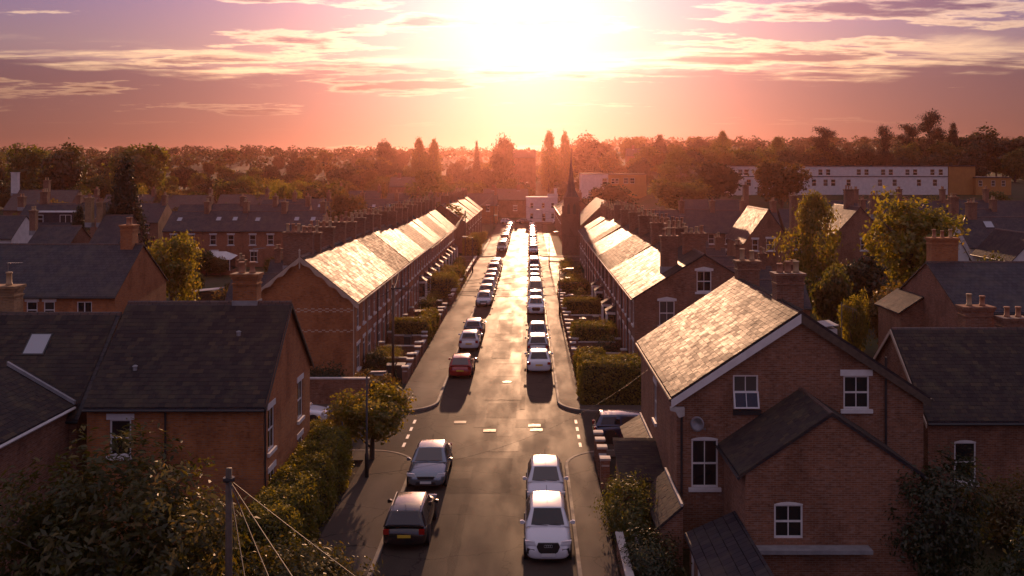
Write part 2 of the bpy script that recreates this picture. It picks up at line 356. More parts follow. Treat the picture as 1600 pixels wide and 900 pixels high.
for i in range(4):
    sheet('give_way_dash', [rect(KR+.9, KR+1.05, S0+.9+i*1.6, S0+1.7+i*1.6)], .009, ROADPAINT, None, road)
    sheet('give_way_dash', [rect(KL-1.1, KL-.95, S0+.9+i*1.6, S0+1.7+i*1.6)], .009, ROADPAINT, None, road)
def arc(cx, cy, r, a0, a1, n=8): return [(cx+r*math.cos(R(a0+(a1-a0)*i/n)), cy+r*math.sin(R(a0+(a1-a0)*i/n))) for i in range(n+1)]
def pavement(edge, back):
    b = MB(); b.prism([(x, y, .0) for x, y in edge+back], (0, 0, .115)); o = b.build('pavement', PAVE); o['kind'] = 'structure'
    kb = MB(); pts = [Vector((x, y, 0)) for x, y in edge]
    # kerb: a stone lip swept along the edge
    nrm = []
    for i, p in enumerate(pts):
        d = (pts[min(i+1, len(pts)-1)]-pts[max(i-1, 0)]).normalized(); nrm.append(Vector((-d.y, d.x, 0)))
    cent = Vector((sum(x for x, y in back)/len(back), sum(y for x, y in back)/len(back), 0))
    sg = 1 if nrm[0].dot(cent-pts[0]) > 0 else -1
    for i in range(len(pts)-1):
        a, c, na, nc = pts[i], pts[i+1], nrm[i]*sg, nrm[i+1]*sg
        prof = lambda p, n_: [p-n_*.02, p-n_*.02+Vector((0, 0, .10)), p+n_*.01+Vector((0, 0, .127)), p+n_*.15+Vector((0, 0, .127)), p+n_*.15]
        A, C = prof(a, na), prof(c, nc)
        kb.add(A+C, [(j, j+1, j+6, j+5) for j in range(4)])
    kb.build('kerb', STONE, o)
RC = 2.6
pavement([(KL, 5), *arc(KL-RC, S0-RC, RC, 0, 90), (-80, S0)], [(-80, S0-1.8), (PL, S0-1.8), (PL, 5)])
pavement([(-80, S1), *arc(KL-RC, S1+RC, RC, -90, 0), (KL, T0-RC), *arc(KL-RC, T0-RC, RC, 0, 90), (-55, T0)], [(-55, T0-1.8), (PL, T0-1.8), (PL, S1+1.8), (-80, S1+1.8)])
pavement([(-55, T1), *arc(KL-RC, T1+RC, RC, -90, 0), (KL, E0-RC), *arc(KL-RC, E0-RC, RC, 0, 90), (-55, E0)], [(-55, E0-1.8), (PL, E0-1.8), (PL, T1+1.8), (-55, T1+1.8)])
pavement([(KR, 5), *arc(KR+RC, S0-RC, RC, 180, 90), (60, S0)], [(60, S0-1.2), (PR, S0-1.2), (PR, 5)])
pavement([(60, S1), *arc(KR+RC, S1+RC, RC, 270, 180), (KR, T0-RC), *arc(KR+RC, T0-RC, RC, 180, 90), (50, T0)], [(50, T0-1.6), (PR, T0-1.6), (PR, S1+1.5), (60, S1+1.5)])
pavement([(50, T1), *arc(KR+RC, T1+RC, RC, 270, 180), (KR, E0-RC), *arc(KR+RC, E0-RC, RC, 180, 90), (50, E0)], [(50, E0-1.6), (PR, E0-1.6), (PR, T1+1.6), (50, T1+1.6)])

# ------------------------------------------------------------------ house kit
WC = {}
FACE_RZ = {'S': 0, 'E': R(90), 'W': R(-90), 'N': R(180)}
def window_meshes(w, h, style):
    key = (round(w, 2), round(h, 2), style)
    if key in WC: return WC[key]
    fr = MB(); t = .065; y0, y1 = .03, .09; hw = w/2
    fr.box(-hw, -hw+t, y0, y1, 0, h).box(hw-t, hw, y0, y1, 0, h).box(-hw+t, hw-t, y0, y1, 0, t+.02).box(-hw+t, hw-t, y0, y1, h-t, h)
    if 'sash' in style:
        fr.box(-hw+t, hw-t, y0+.004, y1-.004, h*.5-.035, h*.5+.035)
        fr.box(-.018, .018, y0+.012, y1-.012, t+.02, h*.5-.035).box(-.018, .018, y0+.012, y1-.012, h*.5+.035, h-t)
    elif 'twin' in style: fr.box(-.035, .035, y0+.004, y1-.004, t+.02, h-t)
    elif 'rail' in style: fr.box(-hw+t, hw-t, y0+.004, y1-.004, h*.5-.035, h*.5+.035)
    pane = MB(); pane.box(-hw+t*.6, hw-t*.6, .055, .065, t*.6, h-t*.6)
    cur = MB(); cur.box(-hw+t, -hw+t+w*.2, .11, .13, t, h-t).box(hw-t-w*.2, hw-t, .11, .13, t, h-t)
    lin = MB()
    if 'gable' in style: lin.prism([(-hw-.14, -.05, h), (hw+.14, -.05, h), (hw+.14, -.05, h+.16), (0, -.05, h+.30), (-hw-.14, -.05, h+.16)], (0, .17, 0))
    elif 'arch' in style:
        lin.prism([(-hw, -.01, h-.02), (hw, -.01, h-.02), (hw, -.01, h+.02), (hw*.5, -.01, h+.08), (0, -.01, h+.10), (-hw*.5, -.01, h+.08), (-hw, -.01, h+.02)], (0, .10, 0))
    elif 'bare' not in style: lin.box(-hw-.13, hw+.13, -.035, .10, h, h+.24)
    sill = MB()
    if 'bare' not in style: sill.box(-hw-.12, hw+.12, -.10, .12, -.15, 0)
    d = (fr.mesh('window', WHITE), pane.mesh('pane', GLASS), lin.mesh('lintel', WHITE if 'stone' not in style else STONEC) if lin.v else None, sill.mesh('sill', WHITE if 'stone' not in style else STONEC) if sill.v else None, cur.mesh('curtain', CURTAIN))
    WC[key] = d
    return d
def window(root, face, u, z, w, h, style, loc):
    fr, pn, ln, sl_, cu = window_meshes(w, h, style)
    o = link('window', fr, root, loc, FACE_RZ[face]); link('pane', pn, o)
    if ln: link('lintel', ln, o)
    if sl_: link('sill', sl_, o)
def door(root, face, w, h, loc, m, parent_name='door'):
    b = MB(); b.box(-w/2, w/2, .05, .10, 0, h-.42); d = b.build('door', m, root, loc, FACE_RZ[face])
    MB().box(-w/2, -w/2+.07, .02, .11, 0, h).box(w/2-.07, w/2, .02, .11, 0, h).box(-w/2+.07, w/2-.07, .02, .11, h-.07, h).box(-w/2+.07, w/2-.07, .02, .11, h-.45, h-.38).build('door_frame', WHITE, d)
    MB().box(-w/2+.05, w/2-.05, .06, .07, h-.4, h-.05).build('fanlight', GLASS, d)
    MB().box(w/2-.2, w/2-.14, .02, .05, 1.0, 1.1).build('handle', ALLOY, d)
    MB().box(-w/2-.12, w/2+.12, -.035, .10, h, h+.24).build('lintel', WHITE, d)
def wall_face(b, face, w, d, ze, gable, zr, ops, reveal=.14):
    if face in 'SN': ul, u0 = w, -w/2
    else: ul, u0 = d, 0.0
    top = [(u0, ze), (u0+ul/2, zr), (u0+ul, ze)] if gable else [(u0, ze), (u0+ul, ze)]
    def tz(u):
        for (a, za), (c, zc_) in zip(top, top[1:]):
            if u <= c+1e-6: return za+(zc_-za)*(u-a)/(c-a)
        return top[-1][1]
    P = {'S': lambda u, z, i=0: (u, i, z), 'N': lambda u, z, i=0: (u, d-i, z), 'E': lambda u, z, i=0: (w/2-i, u, z), 'W': lambda u, z, i=0: (-w/2+i, u, z)}[face]
    cuts = sorted({round(c, 4) for c in [p[0] for p in top]+[q for o in ops for q in (o[0]-o[2]/2, o[0]+o[2]/2)]})
    for a, c in zip(cuts, cuts[1:]):
        m = (a+c)/2; z = 0.0
        for o in sorted([o for o in ops if o[0]-o[2]/2 < m < o[0]+o[2]/2], key=lambda o: o[1]):
            if o[1] > z+.01: b.quad(P(a, z), P(c, z), P(c, o[1]), P(a, o[1]))
            z = o[1]+o[3]
        b.quad(P(a, z), P(c, z), P(c, tz(c)), P(a, tz(a)))
    for o in ops:
        a, c, z0, z1 = o[0]-o[2]/2, o[0]+o[2]/2, o[1], o[1]+o[3]
        for q in (((a, z0), (a, z1)), ((c, z0), (c, z1)), ((a, z0), (c, z0)), ((a, z1), (c, z1))):
            b.quad(P(*q[0]), P(*q[1]), P(*q[1], reveal), P(*q[0], reveal))
        b.quad(P(a, z0, reveal), P(c, z0, reveal), P(c, z1, reveal), P(a, z1, reveal), m=1)
POTM = {}
def chimney(root, x, y, wx, wy, z0, z1, pots, m=BRICK3, potm=None):
    b = MB(); hx, hy = wx/2, wy/2
    b.box(-hx, hx, -hy, hy, z0, z1-.5).box(-hx-.04, hx+.04, -hy-.04, hy+.04, z1-.5, z1-.42).box(-hx, hx, -hy, hy, z1-.42, z1-.24)
    b.box(-hx-.05, hx+.05, -hy-.05, hy+.05, z1-.24, z1-.12).box(-hx-.1, hx+.1, -hy-.1, hy+.1, z1-.12, z1)
    c = b.build('chimney', m, root, (x, y, 0))
    MB().box(-hx-.03, hx+.03, -hy-.03, hy+.03, z0, z0+.62).build('flashing', LEAD, c)
    along = wx >= wy
    for i in range(pots):
        t = ((i+.5)/pots-.5)*(max(wx, wy)-.1); hh = .42+.22*random.random(); kx = random.choice((POT, POTB))if potm is None else potm
        key = (round(hh, 1), kx.name)
        if key not in POTM: POTM[key] = MB().lathe([(.15, 0), (.145, .08), (.12, .12), (.115, key[0]-.08), (.145, key[0]-.06), (.14, key[0]), (.09, key[0])], n=10).mesh('chimney_pot', kx, True)
        link('chimney_pot', POTM[key], c, (t if along else 0, 0 if along else t, z1))
SLATEM = None
def slates(roof, org, u, v, Lu, Lv, keep=0, du=.27, dv=.21, eye=None, gap=.008):
    """slates laid course by course on a slope: org = eaves corner, u along the eaves, v up the slope (parent-local)"""
    global SLATEM
    if SLATEM is None:
        SLATEM = MB().add([(-.5, 0, .016), (.5, 0, .016), (.5, .36, .002), (-.5, .36, .002), (-.5, 0, .030), (.5, 0, .030), (.5, .36, .014), (-.5, .36, .014)], [(4, 5, 6, 7), (0, 1, 5, 4), (1, 2, 6, 5), (3, 0, 4, 7)]).mesh('slate', SLATE_P)
    u, v = Vector(u).normalized(), Vector(v).normalized(); n = u.cross(v)
    if n.z < 0: n = -n
    org = Vector(org); pcs = []
    for r in range(int(Lv/dv)):
        a = -du/2*(r % 2)
        while a < Lu-.02:
            s, e = max(a, 0), min(a+du, Lu); wd = e-s-gap
            if wd > .04:
                j = random.uniform
                ang = j(-.022, .022); p = org+u*((s+e)/2)+v*(r*dv+j(-.012, .012))+n*j(.0, .006)
                uu = (u*math.cos(ang)+v*math.sin(ang)); vv = (v*math.cos(ang)-u*math.sin(ang)); tl = j(-.012, .012); nn = (n+u*tl*.6+v*tl*.5).normalized()
                vv = (vv-nn*vv.dot(nn)).normalized(); uu = vv.cross(nn)
                pcs.append((p, uu*wd, vv*max(1, dv/.27), nn, abs(wd-du+gap) < .01))
            a += du
    if keep:
        eye = Vector(eye); pcs.sort(key=lambda q: (not q[4], (q[0]-eye).length))
        for p, uu, vv, nn, _ in pcs[:keep]:
            o = link('slate', SLATEM, roof); M = Matrix.Identity(4)
            for i in range(3): M[i][0], M[i][1], M[i][2], M[i][3] = uu[i], vv[i], nn[i], p[i]
            o.matrix_local = M
        pcs = pcs[keep:]
    if pcs:
        b = MB(); base = [Vector(q.co) for q in SLATEM.vertices]; fs = [tuple(f.vertices) for f in SLATEM.polygons]
        for p, uu, vv, nn, _ in pcs: b.add([p+uu*q.x+vv*q.y+nn*q.z for q in base], fs)
        o = b.build('slate_courses', SLATE_P, roof); o['kind'] = 'stuff'
def roof_slab(root, w, d, ze, zr, axis, oe=.22, ov=(.12, .12), t=.10, m=None, ridge_m=None, name='roof'):
    hw = (w if axis == 'y' else d)/2; sl = (zr-ze)/hw; zl = ze-oe*sl
    sec = [(-hw-oe, zl+t), (0, zr+t), (hw+oe, zl+t), (hw+oe, zl+.005), (0, zr+.005), (-hw-oe, zl+.005)]
    b = MB()
    if axis == 'y':
        P = [(a, -ov[0], z) for a, z in sec]; off = (0, d+ov[0]+ov[1], 0)
    else:
        P = [(-w/2-ov[0], d/2+a, z) for a, z in sec]; off = (w+ov[0]+ov[1], 0, 0)
    b.prism(P[0:2]+P[4:6], off).prism(P[1:5], off)
    mm = m or (SLATE_Y if axis == 'y' else SLATE_X)
    r = b.build(name, mm, root)
    rb = MB(); L = (d if axis == 'y' else w)+ov[0]+ov[1]; n_ = max(2, int(L/.45)); s = L/n_
    for i in range(n_):
        a = -ov[0]+i*s+.01+(0 if axis == 'y' else -w/2); c = a+s-.02; q = .13
        pr = [(-q, zr+t-.10), (-q*.6, zr+t+.015), (0, zr+t+.05), (q*.6, zr+t+.015), (q, zr+t-.10)]
        rb.prism([(x, a, z) if axis == 'y' else (a, d/2+x, z) for x, z in pr], (0, c-a, 0) if axis == 'y' else (c-a, 0, 0))
    rt = rb.build('ridge_tiles', ridge_m or LEAD if False else (ridge_m or TILE_X), r); rt['kind'] = 'stuff'
    return r
def gutter(root, x0, y0, x1, y1, z, m=DARKM):
    MB().tube([(x0, y0, z), (x1, y1, z)], .06, 6).build('gutter', m, root)
def downpipe(root, x, y, z0, z1, m=DARKM):
    MB().tube([(x, y, z1), (x, y, z0)], .045, 6).build('downpipe', m, root)
def house(name, label, x0, x1, y0, y1, ze, zr, axis, ops=(), chims=(), m=BRICK, roof_m=None, faces='SEWN', ov=(.12, .12), group=None, base=None, cat='house', doors=(), gut=True, ridge_m=None, gutm=DARKM, oe=.22, lights=()):
    cx = (x0+x1)/2; bz = gz(cx, (y0+y1)/2) if base is None else base
    if bz > .2: bz -= .2
    root = empty(name, (cx, y0, bz), label, cat, group); w, d = x1-x0, y1-y0
    b = MB()
    for f in faces:
        lo = []
        for o in ops:
            if o[0] == f: lo.append((o[1]-(cx if f in 'SN' else y0), o[2], o[3], o[4]))
        for o in doors:
            if o[0] == f: lo.append((o[1]-(cx if f in 'SN' else y0), 0.15, o[2], o[3]))
        wall_face(b, f, w, d, ze, (axis == 'y') == (f in 'SN'), zr, lo)
    b.build('wall', [m, CURTAIN if False else DARKM], root)
    pos = {'S': lambda u: (u-cx, 0), 'N': lambda u: (u-cx, d), 'E': lambda u: (w/2, u-y0), 'W': lambda u: (-w/2, u-y0)}
    for o in ops: window(root, o[0], o[1], o[2], o[3], o[4], o[5], (*pos[o[0]](o[1]), o[2]))
    for i, o in enumerate(doors): door(root, o[0], o[2], o[3], (*pos[o[0]](o[1]), .15), o[4])
    r = roof_slab(root, w, d, ze, zr, axis, m=roof_m, ov=ov, ridge_m=ridge_m, oe=oe)
    for c in chims: chimney(root, c[0]-cx, c[1]-y0, *c[2:])
    if gut:
        sl = (zr-ze)/((w if axis == 'y' else d)/2); zz = ze-.2*sl-.02
        if axis == 'y':
            for s in (-1, 1): gutter(root, s*(w/2+.26), -ov[0], s*(w/2+.26), d+ov[1], zz, gutm)
        else: gutter(root, -w/2-ov[0], -.26, w/2+ov[1], -.26, zz, gutm)
    for (side, u, t, lw, lh) in lights:          # rooflights: position along the ridge, share up the slope
        hw = (w if axis == 'y' else d)/2; sl = (zr-ze)/hw; ang = math.atan(sl)
        if side == 'S': p = Vector((u-cx, t*hw, ze+t*hw*sl+.10)); rot = (ang, 0, 0)
        elif side == 'E': p = Vector((w/2-t*hw, u-y0, ze+t*hw*sl+.10)); rot = (ang, 0, R(90))
        else: p = Vector((-w/2+t*hw, u-y0, ze+t*hw*sl+.10)); rot = (ang, 0, R(-90))
        fr = MB().box(-lw/2, lw/2, -lh/2, lh/2, 0, .07).build('rooflight', DARKM, r, p); fr.rotation_euler = rot
        fr.location = p
        g = MB().box(-lw/2+.06, lw/2-.06, -lh/2+.06, lh/2-.06, .07, .082)
        g2 = fr.data; k0 = len(g2.polygons)
        bm = bmesh.new(); bm.from_mesh(g2); 
        vs = [bm.verts.new(q) for q in g.v]
        for f in g.f: bm.faces.new([vs[i] for i in f]).material_index = 1
        bm.to_mesh(g2); bm.free(); g2.materials.append(SKYGLASS)
    return root, r
ORD = ['first', 'second', 'third', 'fourth', 'fifth', 'sixth', 'seventh', 'eighth', 'ninth', 'tenth', 'eleventh', 'twelfth', 'thirteenth', 'fourteenth', 'fifteenth', 'sixteenth', 'seventeenth', 'eighteenth', 'nineteenth', 'twentieth', 'twenty-first', 'twenty-second', 'twenty-third', 'twenty-fourth', 'twenty-fifth', 'twenty-sixth', 'twenty-seventh', 'twenty-eighth', 'twenty-ninth', 'thirtieth', 'thirty-first', 'thirty-second', 'thirty-third', 'thirty-fourth', 'thirty-fifth', 'thirty-sixth', 'thirty-seventh', 'thirty-eighth', 'thirty-ninth', 'fortieth']

# ------------------------------------------------------------------ near left house
LX0, LX1, LY0, LY1 = -17.7, -10.65, 38.4, 46.6
nl, nlr = house('brick_house', 'brick house in the left foreground with dark slate roof and four side windows', LX0, LX1, LY0, LY1, 5.6, 9.05, 'x',
    ops=[('E', 39.6, 3.45, .95, 1.75, 'sash'), ('E', 44.6, 3.45, .95, 1.75, 'sash'), ('E', 39.7, .75, .95, 1.85, 'sash'), ('E', 44.6, .75, .95, 1.85, 'sash'), ('S', -16.35, 3.55, .85, 1.45, 'rail')],
    chims=[(-12.55, 42.7, 1.05, .75, 8.6, 10.4, 2, BRICK2)], ov=(.05, .12), m=BRICK2)
downpipe(nl, xat(258, 38.3)-(LX0+LX1)/2, -.08, .1, 5.5); downpipe(nl, (LX1-LX0)/2+.06, .1, .1, 5.5)
sv = Vector((0, 4.1, 3.45)).normalized(); EYE = Vector((0, 0, 15))
slates(nlr, (-(LX1-LX0)/2-.05, -.21, 5.6-.21*3.45/4.1+.105), (1, 0, 0), sv, LX1-LX0+.15, 5.45, 300, eye=EYE-Vector(((LX0+LX1)/2, LY0, 0)))
for px, py in ((211, 608), (357, 565)):
    y_ = LY0+1.2; b = MB().lathe([(.09, 0), (.09, .16), (.12, .17), (.05, .22)], n=8); b.build('roof_vent', LEAD, nlr, (xat(px, y_)-(LX0+LX1)/2, 1.2 if py > 600 else 2.6, 6.72 if py > 600 else 7.9))
# barge edge on the street gable
for s in (0, 1):
    a = Vector(((LX1-LX0)/2+.14, -.2 if s == 0 else 8.4, 5.6-.2*.84+.02)); c = Vector(((LX1-LX0)/2+.14, 4.1, 9.07))
    MB().prism([a, c, c-Vector((0, 0, .16)), a-Vector((0, 0, .16))], (.03, 0, 0)).build('bargeboard', DARKM, nl)
# semi-detached neighbour further left with its rear wing
nc, ncr = house('brick_house', 'shaded brick house at the left edge with one rooflight in its slates', -31.5, -18.4, 39.0, 46.8, 5.0, 8.5, 'x', ops=[('S', -21.0, 2.6, .9, 1.3, 'rail')],
    chims=[(xat(14, 45), 43.6, 2.4, .8, 7.6, 9.75, 3, BRICKY)], m=BRICK3, lights=[('S', xat(65, 41.9), .66, .95, 1.15)], ov=(.1, .18))
slates(ncr, (-6.65, -.21, 5.0-.21*3.5/3.9+.105), (1, 0, 0), Vector((0, 3.9, 3.5)), 13.2, 5.3)
wg = empty('rear_wing', (-21.2, 26, 0), 'slate roofed rear wing at the left edge with pale verge', 'house')
MB().box(-2.5, 2.5, 0, 12.98, 0, 5.4).build('wall', BRICK3, wg)
b = MB().prism([(2.72, 0, 5.42), (0.0, 0, 7.0), (0, 0, 6.88), (2.72, 0, 5.30)], (0, 13.6, 0)).prism([(-2.72, 0, 5.42), (0.0, 0, 7.0), (0, 0, 6.88), (-2.72, 0, 5.30)], (0, 13.6, 0))
wr = b.build('roof', SLATE_Y, wg)
slates(wr, (2.72, 0, 5.43), (0, 1, 0), Vector((-2.72, 0, 1.58)), 12.9, 3.0, du=.27, dv=.21)
MB().tube([(2.76, 0, 5.33), (2.76, 12.95, 5.33)], .06).build('gutter', WHITE, wg)
MB().prism([(2.74, 12.95, 5.46), (0, 12.95, 7.05), (0, 12.95, 7.2), (2.74, 12.95, 5.6)], (0, .14, 0)).build('flashing', LEAD, wr)

# ------------------------------------------------------------------ near right house, gable to the camera
RX0, RX1, RY0, RY1 = 5.83, 15.6, 38.0, 50.0
RCX = (RX0+RX1)/2
nr, nrr = house('brick_house', 'large brick gable house in the right foreground with glowing slate roof', RX0, RX1, RY0, RY1, 6.06, 9.3, 'y',
    ops=[('S', xat(1165, 38), 5.52, 1.0, 1.35, 'sash stone bare'), ('S', xat(1338, 38), 5.52, 1.02, 1.32, 'sash'), ('S', xat(1101, 38), 2.42, 1.05, 1.9, 'sash arch'), ('W', 44.4, 3.4, .9, 1.7, 'sash')],
    chims=[(xat(1231, 41.5), 41.5, 1.15, .8, 8.2, 10.55, 3, BRICK3), (xat(1170, 48.8), 49.2, 1.1, .75, 8.2, 10.35, 2, BRICK3)], m=BRICK3, ov=(.16, .1))
rsl = Vector((4.885, 0, 3.24))
slates(nrr, (-4.885-.21, -.16, 6.06-.21*3.24/4.885+.105), (0, 1, 0), rsl, 12.26, 6.1, 300, du=.27, dv=.21, eye=EYE-Vector((RCX, RY0, 0)))
slates(nrr, (4.885+.21, -.16, 6.06-.21*3.24/4.885+.105), (0, 1, 0), Vector((-4.885, 0, 3.24)), 12.26, 6.1)
for s in (-1, 1):
    a = Vector((s*5.12, -.2, 5.92)); c = Vector((0, -.2, 9.31))
    MB().prism([a, c, c-Vector((0, 0, .36)), a-Vector((0, 0, .30))], (0, .05, 0)).build('bargeboard', WHITE if s < 0 else WOOD, nr)
MB().prism([(-5.15, -.22, 5.62), (-4.6, -.22, 5.62), (-4.6, -.22, 5.30), (-4.82, -.22, 5.22), (-4.95, -.22, 5.45), (-5.15, -.22, 5.5)], (0, .26, 0)).build('eaves_corbel', STONEC, nr)
MB().box(xat(1147, 38)-RCX-.05, xat(1187, 38)-RCX+.05, -.09, .05, 5.30, 5.5).build('sill', DARKM, nr)
# open casement, tilted out
w_ = MB(); w_.box(-.5, .5, -.05, 0, -.66, -.60).box(-.5, .5, -.05, 0, -.06, 0).box(-.5, -.44, -.05, 0, -.6, -.06).box(.44, .5, -.05, 0, -.6, -.06).box(-.015, .015, -.04, -.01, -.6, -.06)
oc = w_.build('open_sash', WHITE, nr, (xat(1165, 38)-RCX, -.02, 6.22)); oc.rotation_euler = (R(-16), 0, 0)
MB().box(-.44, .44, -.03, -.02, -.6, -.06).build('pane', GLASS, oc)
downpipe(nr, xat(1383, 38)-RCX, -.09, 3.2, 7.6); downpipe(nr, -4.7, -.09, .2, 5.5); gutter(nr, -4.7, -.09, -4.7, -.02, 5.5)
# satellite dish on the gable
dsh = empty('satellite_dish', (xat(1084, 38)+.1, 37.72, 5.0), 'grey satellite dish on the right foreground gable wall', 'satellite dish')
sb = MB().lathe([(.0, -.06), (.12, -.05), (.24, -.01), (.30, .03), (.29, .045), (.2, .0), (.0, -.045)], n=16); s_ = sb.build('dish', GREYM, dsh, smooth=True); s_.rotation_euler = (R(78), 0, R(-35))
MB().tube([(0, .26, -.1), (0, 0.02, -.08)], .02).build('bracket', DARKM, dsh); MB().tube([(.05, -.05, -.22), (.22, -.28, -.12)], .012).box(.19, .27, -.34, -.26, -.15, -.08).build('feed_arm', GREYM, dsh)
# rear wing of the right house
GX0, GX1, GY0, GY1 = 7.68, 13.8, 34.1, 37.97
gw, gwr = house('brick_wing', 'small brick gabled wing at lower right in front of the large gable', GX0, GX1, GY0, GY1, 4.2, 6.25, 'y', ops=[('S', xat(1232, 34.1), 1.9, 1.02, 1.2, 'sash arch bare')], m=BRICK3, ov=(.08, 0), faces='SEW')
for s in (1, -1): slates(gwr, (-s*(3.06+.21), -.08, 4.2-.21*2.05/3.06+.105), (0, 1, 0), Vector((s*3.06, 0, 2.05)), 3.92, 3.85)
MB().box(-3.0, 1.3, -.5, 0, 1.52, 1.66).build('lean_to_roof', LEAD, gw)
for a, c in ((-.35, 5.35), (-.1, 5.75)):
    MB().box(-.09, .09, -.02, .02, 0, .03).build('slate_clip', LEAD, gwr, (a-1.6, 1.6, c-.55)).rotation_euler = (0, R(-34), 0)
# low lean-to roofs by the side door
def leanto(name, label, x0, x1, y0, y1, z0, z1, wm=BRICK3, edge=True, slate=True):
    e = empty(name, (x0, y0, 0), label, 'lean-to'); w, d = x1-x0, y1-y0
    MB().prism([(0, 0, 0), (w, 0, 0), (w, 0, z1-.1), (0, 0, z0-.1)], (0, d, 0)).build('wall', wm, e)
    r = MB().prism([(-.15, -.1, z0-.08), (w, -.1, z1), (w, -.1, z1-.08), (-.15, -.1, z0-.16)], (0, d+.2, 0)).build('roof', SLATE_Y, e)
    slates(r, (-.15, -.1, z0-.075), (0, 1, 0), Vector((w+.15, 0, z1-z0+.08)), d+.2, math.hypot(w+.15, z1-z0)-.02)
    if edge: MB().box(w-.10, w-.02, -.12, d+.1, z1-.02, z1+.09).build('verge', STONEC, e)
    return e
leanto('side_lean_to', 'sunlit lean-to roof beside the blue car on the right', 4.85, 5.8, 44.6, 49.6, 1.75, 2.35)
leanto('side_lean_to', 'half shaded lean-to roof against the side wall of the right gable house', 4.95, 5.8, 36.2, 40.4, 1.55, 2.35)
e = empty('porch', (4.0, 40.6, 0), 'dark slate porch roof facing the camera, between the two lean-tos', 'porch')
MB().prism([(0, 0, 0), (0, 3.7, 0), (0, 3.7, 2.4), (0, 0, 1.8)], (1.8, 0, 0)).build('wall', BRICK3, e)
r = MB().prism([(-.15, -.2, 1.78), (-.15, 3.75, 2.46), (-.15, 3.75, 2.54), (-.15, -.2, 1.86)], (1.95, 0, 0)).build('roof', SLATE_X, e)
slates(r, (-.15, -.2, 1.865), (1, 0, 0), Vector((0, 3.95, .68)), 1.95, 4.0)
MB().box(.3, 1.1, -.06, -.01, .1, 1.7).build('door', WOOD, e)
cv = empty('side_lean_to', (5.95, 29.0, 0), 'low dark lean-to with white framed side at the bottom right', 'lean-to')
MB().prism([(0, 0, 0), (0, 0, 1.45), (1.7, 0, 2.2), (1.7, 0, 0)], (0, 6.6, 0)).build('wall', BRICK3, cv)
MB().prism([(-.2, -.1, 1.38), (1.7, -.1, 2.22), (1.7, -.1, 2.32), (-.2, -.1, 1.48)], (0, 6.8, 0)).build('roof', SLATE_Y, cv)
for i in range(5): MB().box(-.08, -.01, .4+i*1.3, .52+i*1.3, .1, 1.36).build('post', WHITE, cv)
MB().box(-.09, -.005, .3, 6.4, 1.22, 1.34).build('frame_rail', WHITE, cv)

# ------------------------------------------------------------------ right neighbour and the house beyond
n2, n2r = house('brick_house', 'low dark slate house at the right edge below the stone capped chimney', 17.45, 32, 42, 50, 4.1, 7.3, 'x', ops=[('S', xat(1508, 42), 1.32, .95, 1.75, 'rail arch'), ('S', 26, 1.3, .95, 1.75, 'rail')],
    chims=[(xat(1526, 47.5), 47.6, 1.4, .8, 6.2, 8.25, 2, BRICK3), (xat(1592, 46), 46.6, 1.2, .8, 6.4, 7.85, 2, BRICK3)], m=BRICK3, ov=(.1, .1))
slates(n2r, (-7.375, -.21, 4.1-.21*.8+.105), (1, 0, 0), Vector((0, 4, 3.2)), 14.7, 5.35)
for a, c in (((0, -.2, 3.94), (0, 4, 7.35)), ((0, 8.2, 3.94), (0, 4, 7.35))):
    a, c = Vector(a), Vector(c); MB().prism([a, c, c-Vector((0, 0, .2)), a-Vector((0, 0, .2))], (.05, 0, 0)).build('bargeboard', CREAM, n2, (-7.45, 0, 0))
h5, h5r = house('brick_house', 'brick house on the right with gable end and wide chimney behind the dark roof', 28.5, 44, 63.5, 74, 5.6, 8.3, 'x', ops=[('S', 34.6, 3.3, 1.0, 1.7, 'rail'), ('S', 39, 3.3, 1.0, 1.7, 'rail')],
    chims=[(xat(1475, 69), 69.3, 1.9, .9, 7.6, 10.1, 3, BRICK2)], m=BRICK3)
gx, gy = 24.9, 70
bx = empty('brick_outhouse', (28.5, 69.5, 0), 'small hipped outshot on the gable end of the right brick house', 'outhouse')
MB().prism([(-1.6, 0, 0), (0, 0, 0), (0, 0, 5.6), (-1.6, 0, 4.6)], (0, 4.5, 0)).build('wall', BRICK3, bx)
MB().prism([(-1.85, -.2, 4.55), (-.02, -.2, 5.75), (-.02, -.2, 5.85), (-1.85, -.2, 4.65)], (0, 4.9, 0)).build('roof', SLATE_Y, bx)

# ------------------------------------------------------------------ left brick house behind (orange wall)
house('brick_house', 'orange brick house at left behind the foreground roofs with tall end chimney', -52, -30.9, 71.6, 81.7, 5.6, 8.97, 'x',
    ops=[('S', xat(132, 71.6), 4.0, 1.1, 1.15, 'bare twin'), ('S', xat(77, 71.6), 3.9, .8, 1.25, 'rail'), ('S', xat(50, 71.6), 3.9, .8, 1.25, 'rail')], chims=[(xat(197, 76)+.0, 76.6, .95, 1.1, 6.4, 10.6, 2, BRICK2)], m=BRICK2)

# ------------------------------------------------------------------ terraces along the street
TX0, TX1 = -19.8, -12.2
def wavy_barge(root, hw, ze, zr, y, m):
    for s in (-1, 1):
        n = 24; top = []; bot = []
        for i in range(n+1):
            t = i/n; x = s*(hw+.3)*(1-t); z = ze-.3*(zr-ze)/hw+(zr-ze)*(1+.3/hw)*t+.06
            top.append(Vector((x, y, z))); bot.append(Vector((x, y, z-.30-.10*math.sin(t*math.pi*9))))
        b = MB()
        for i in range(n): b.prism([top[i], top[i+1], bot[i+1], bot[i]], (0, .06, 0))
        b.build('bargeboard', m, root)
    MB().tube([(0, y-.02, zr-.75), (0, y-.02, zr+.45)], [.05, .07], 6).lathe([(.02, .4), (.09, .5), (.03, .62)], (0, y-.02, zr)).build('finial', m, root)
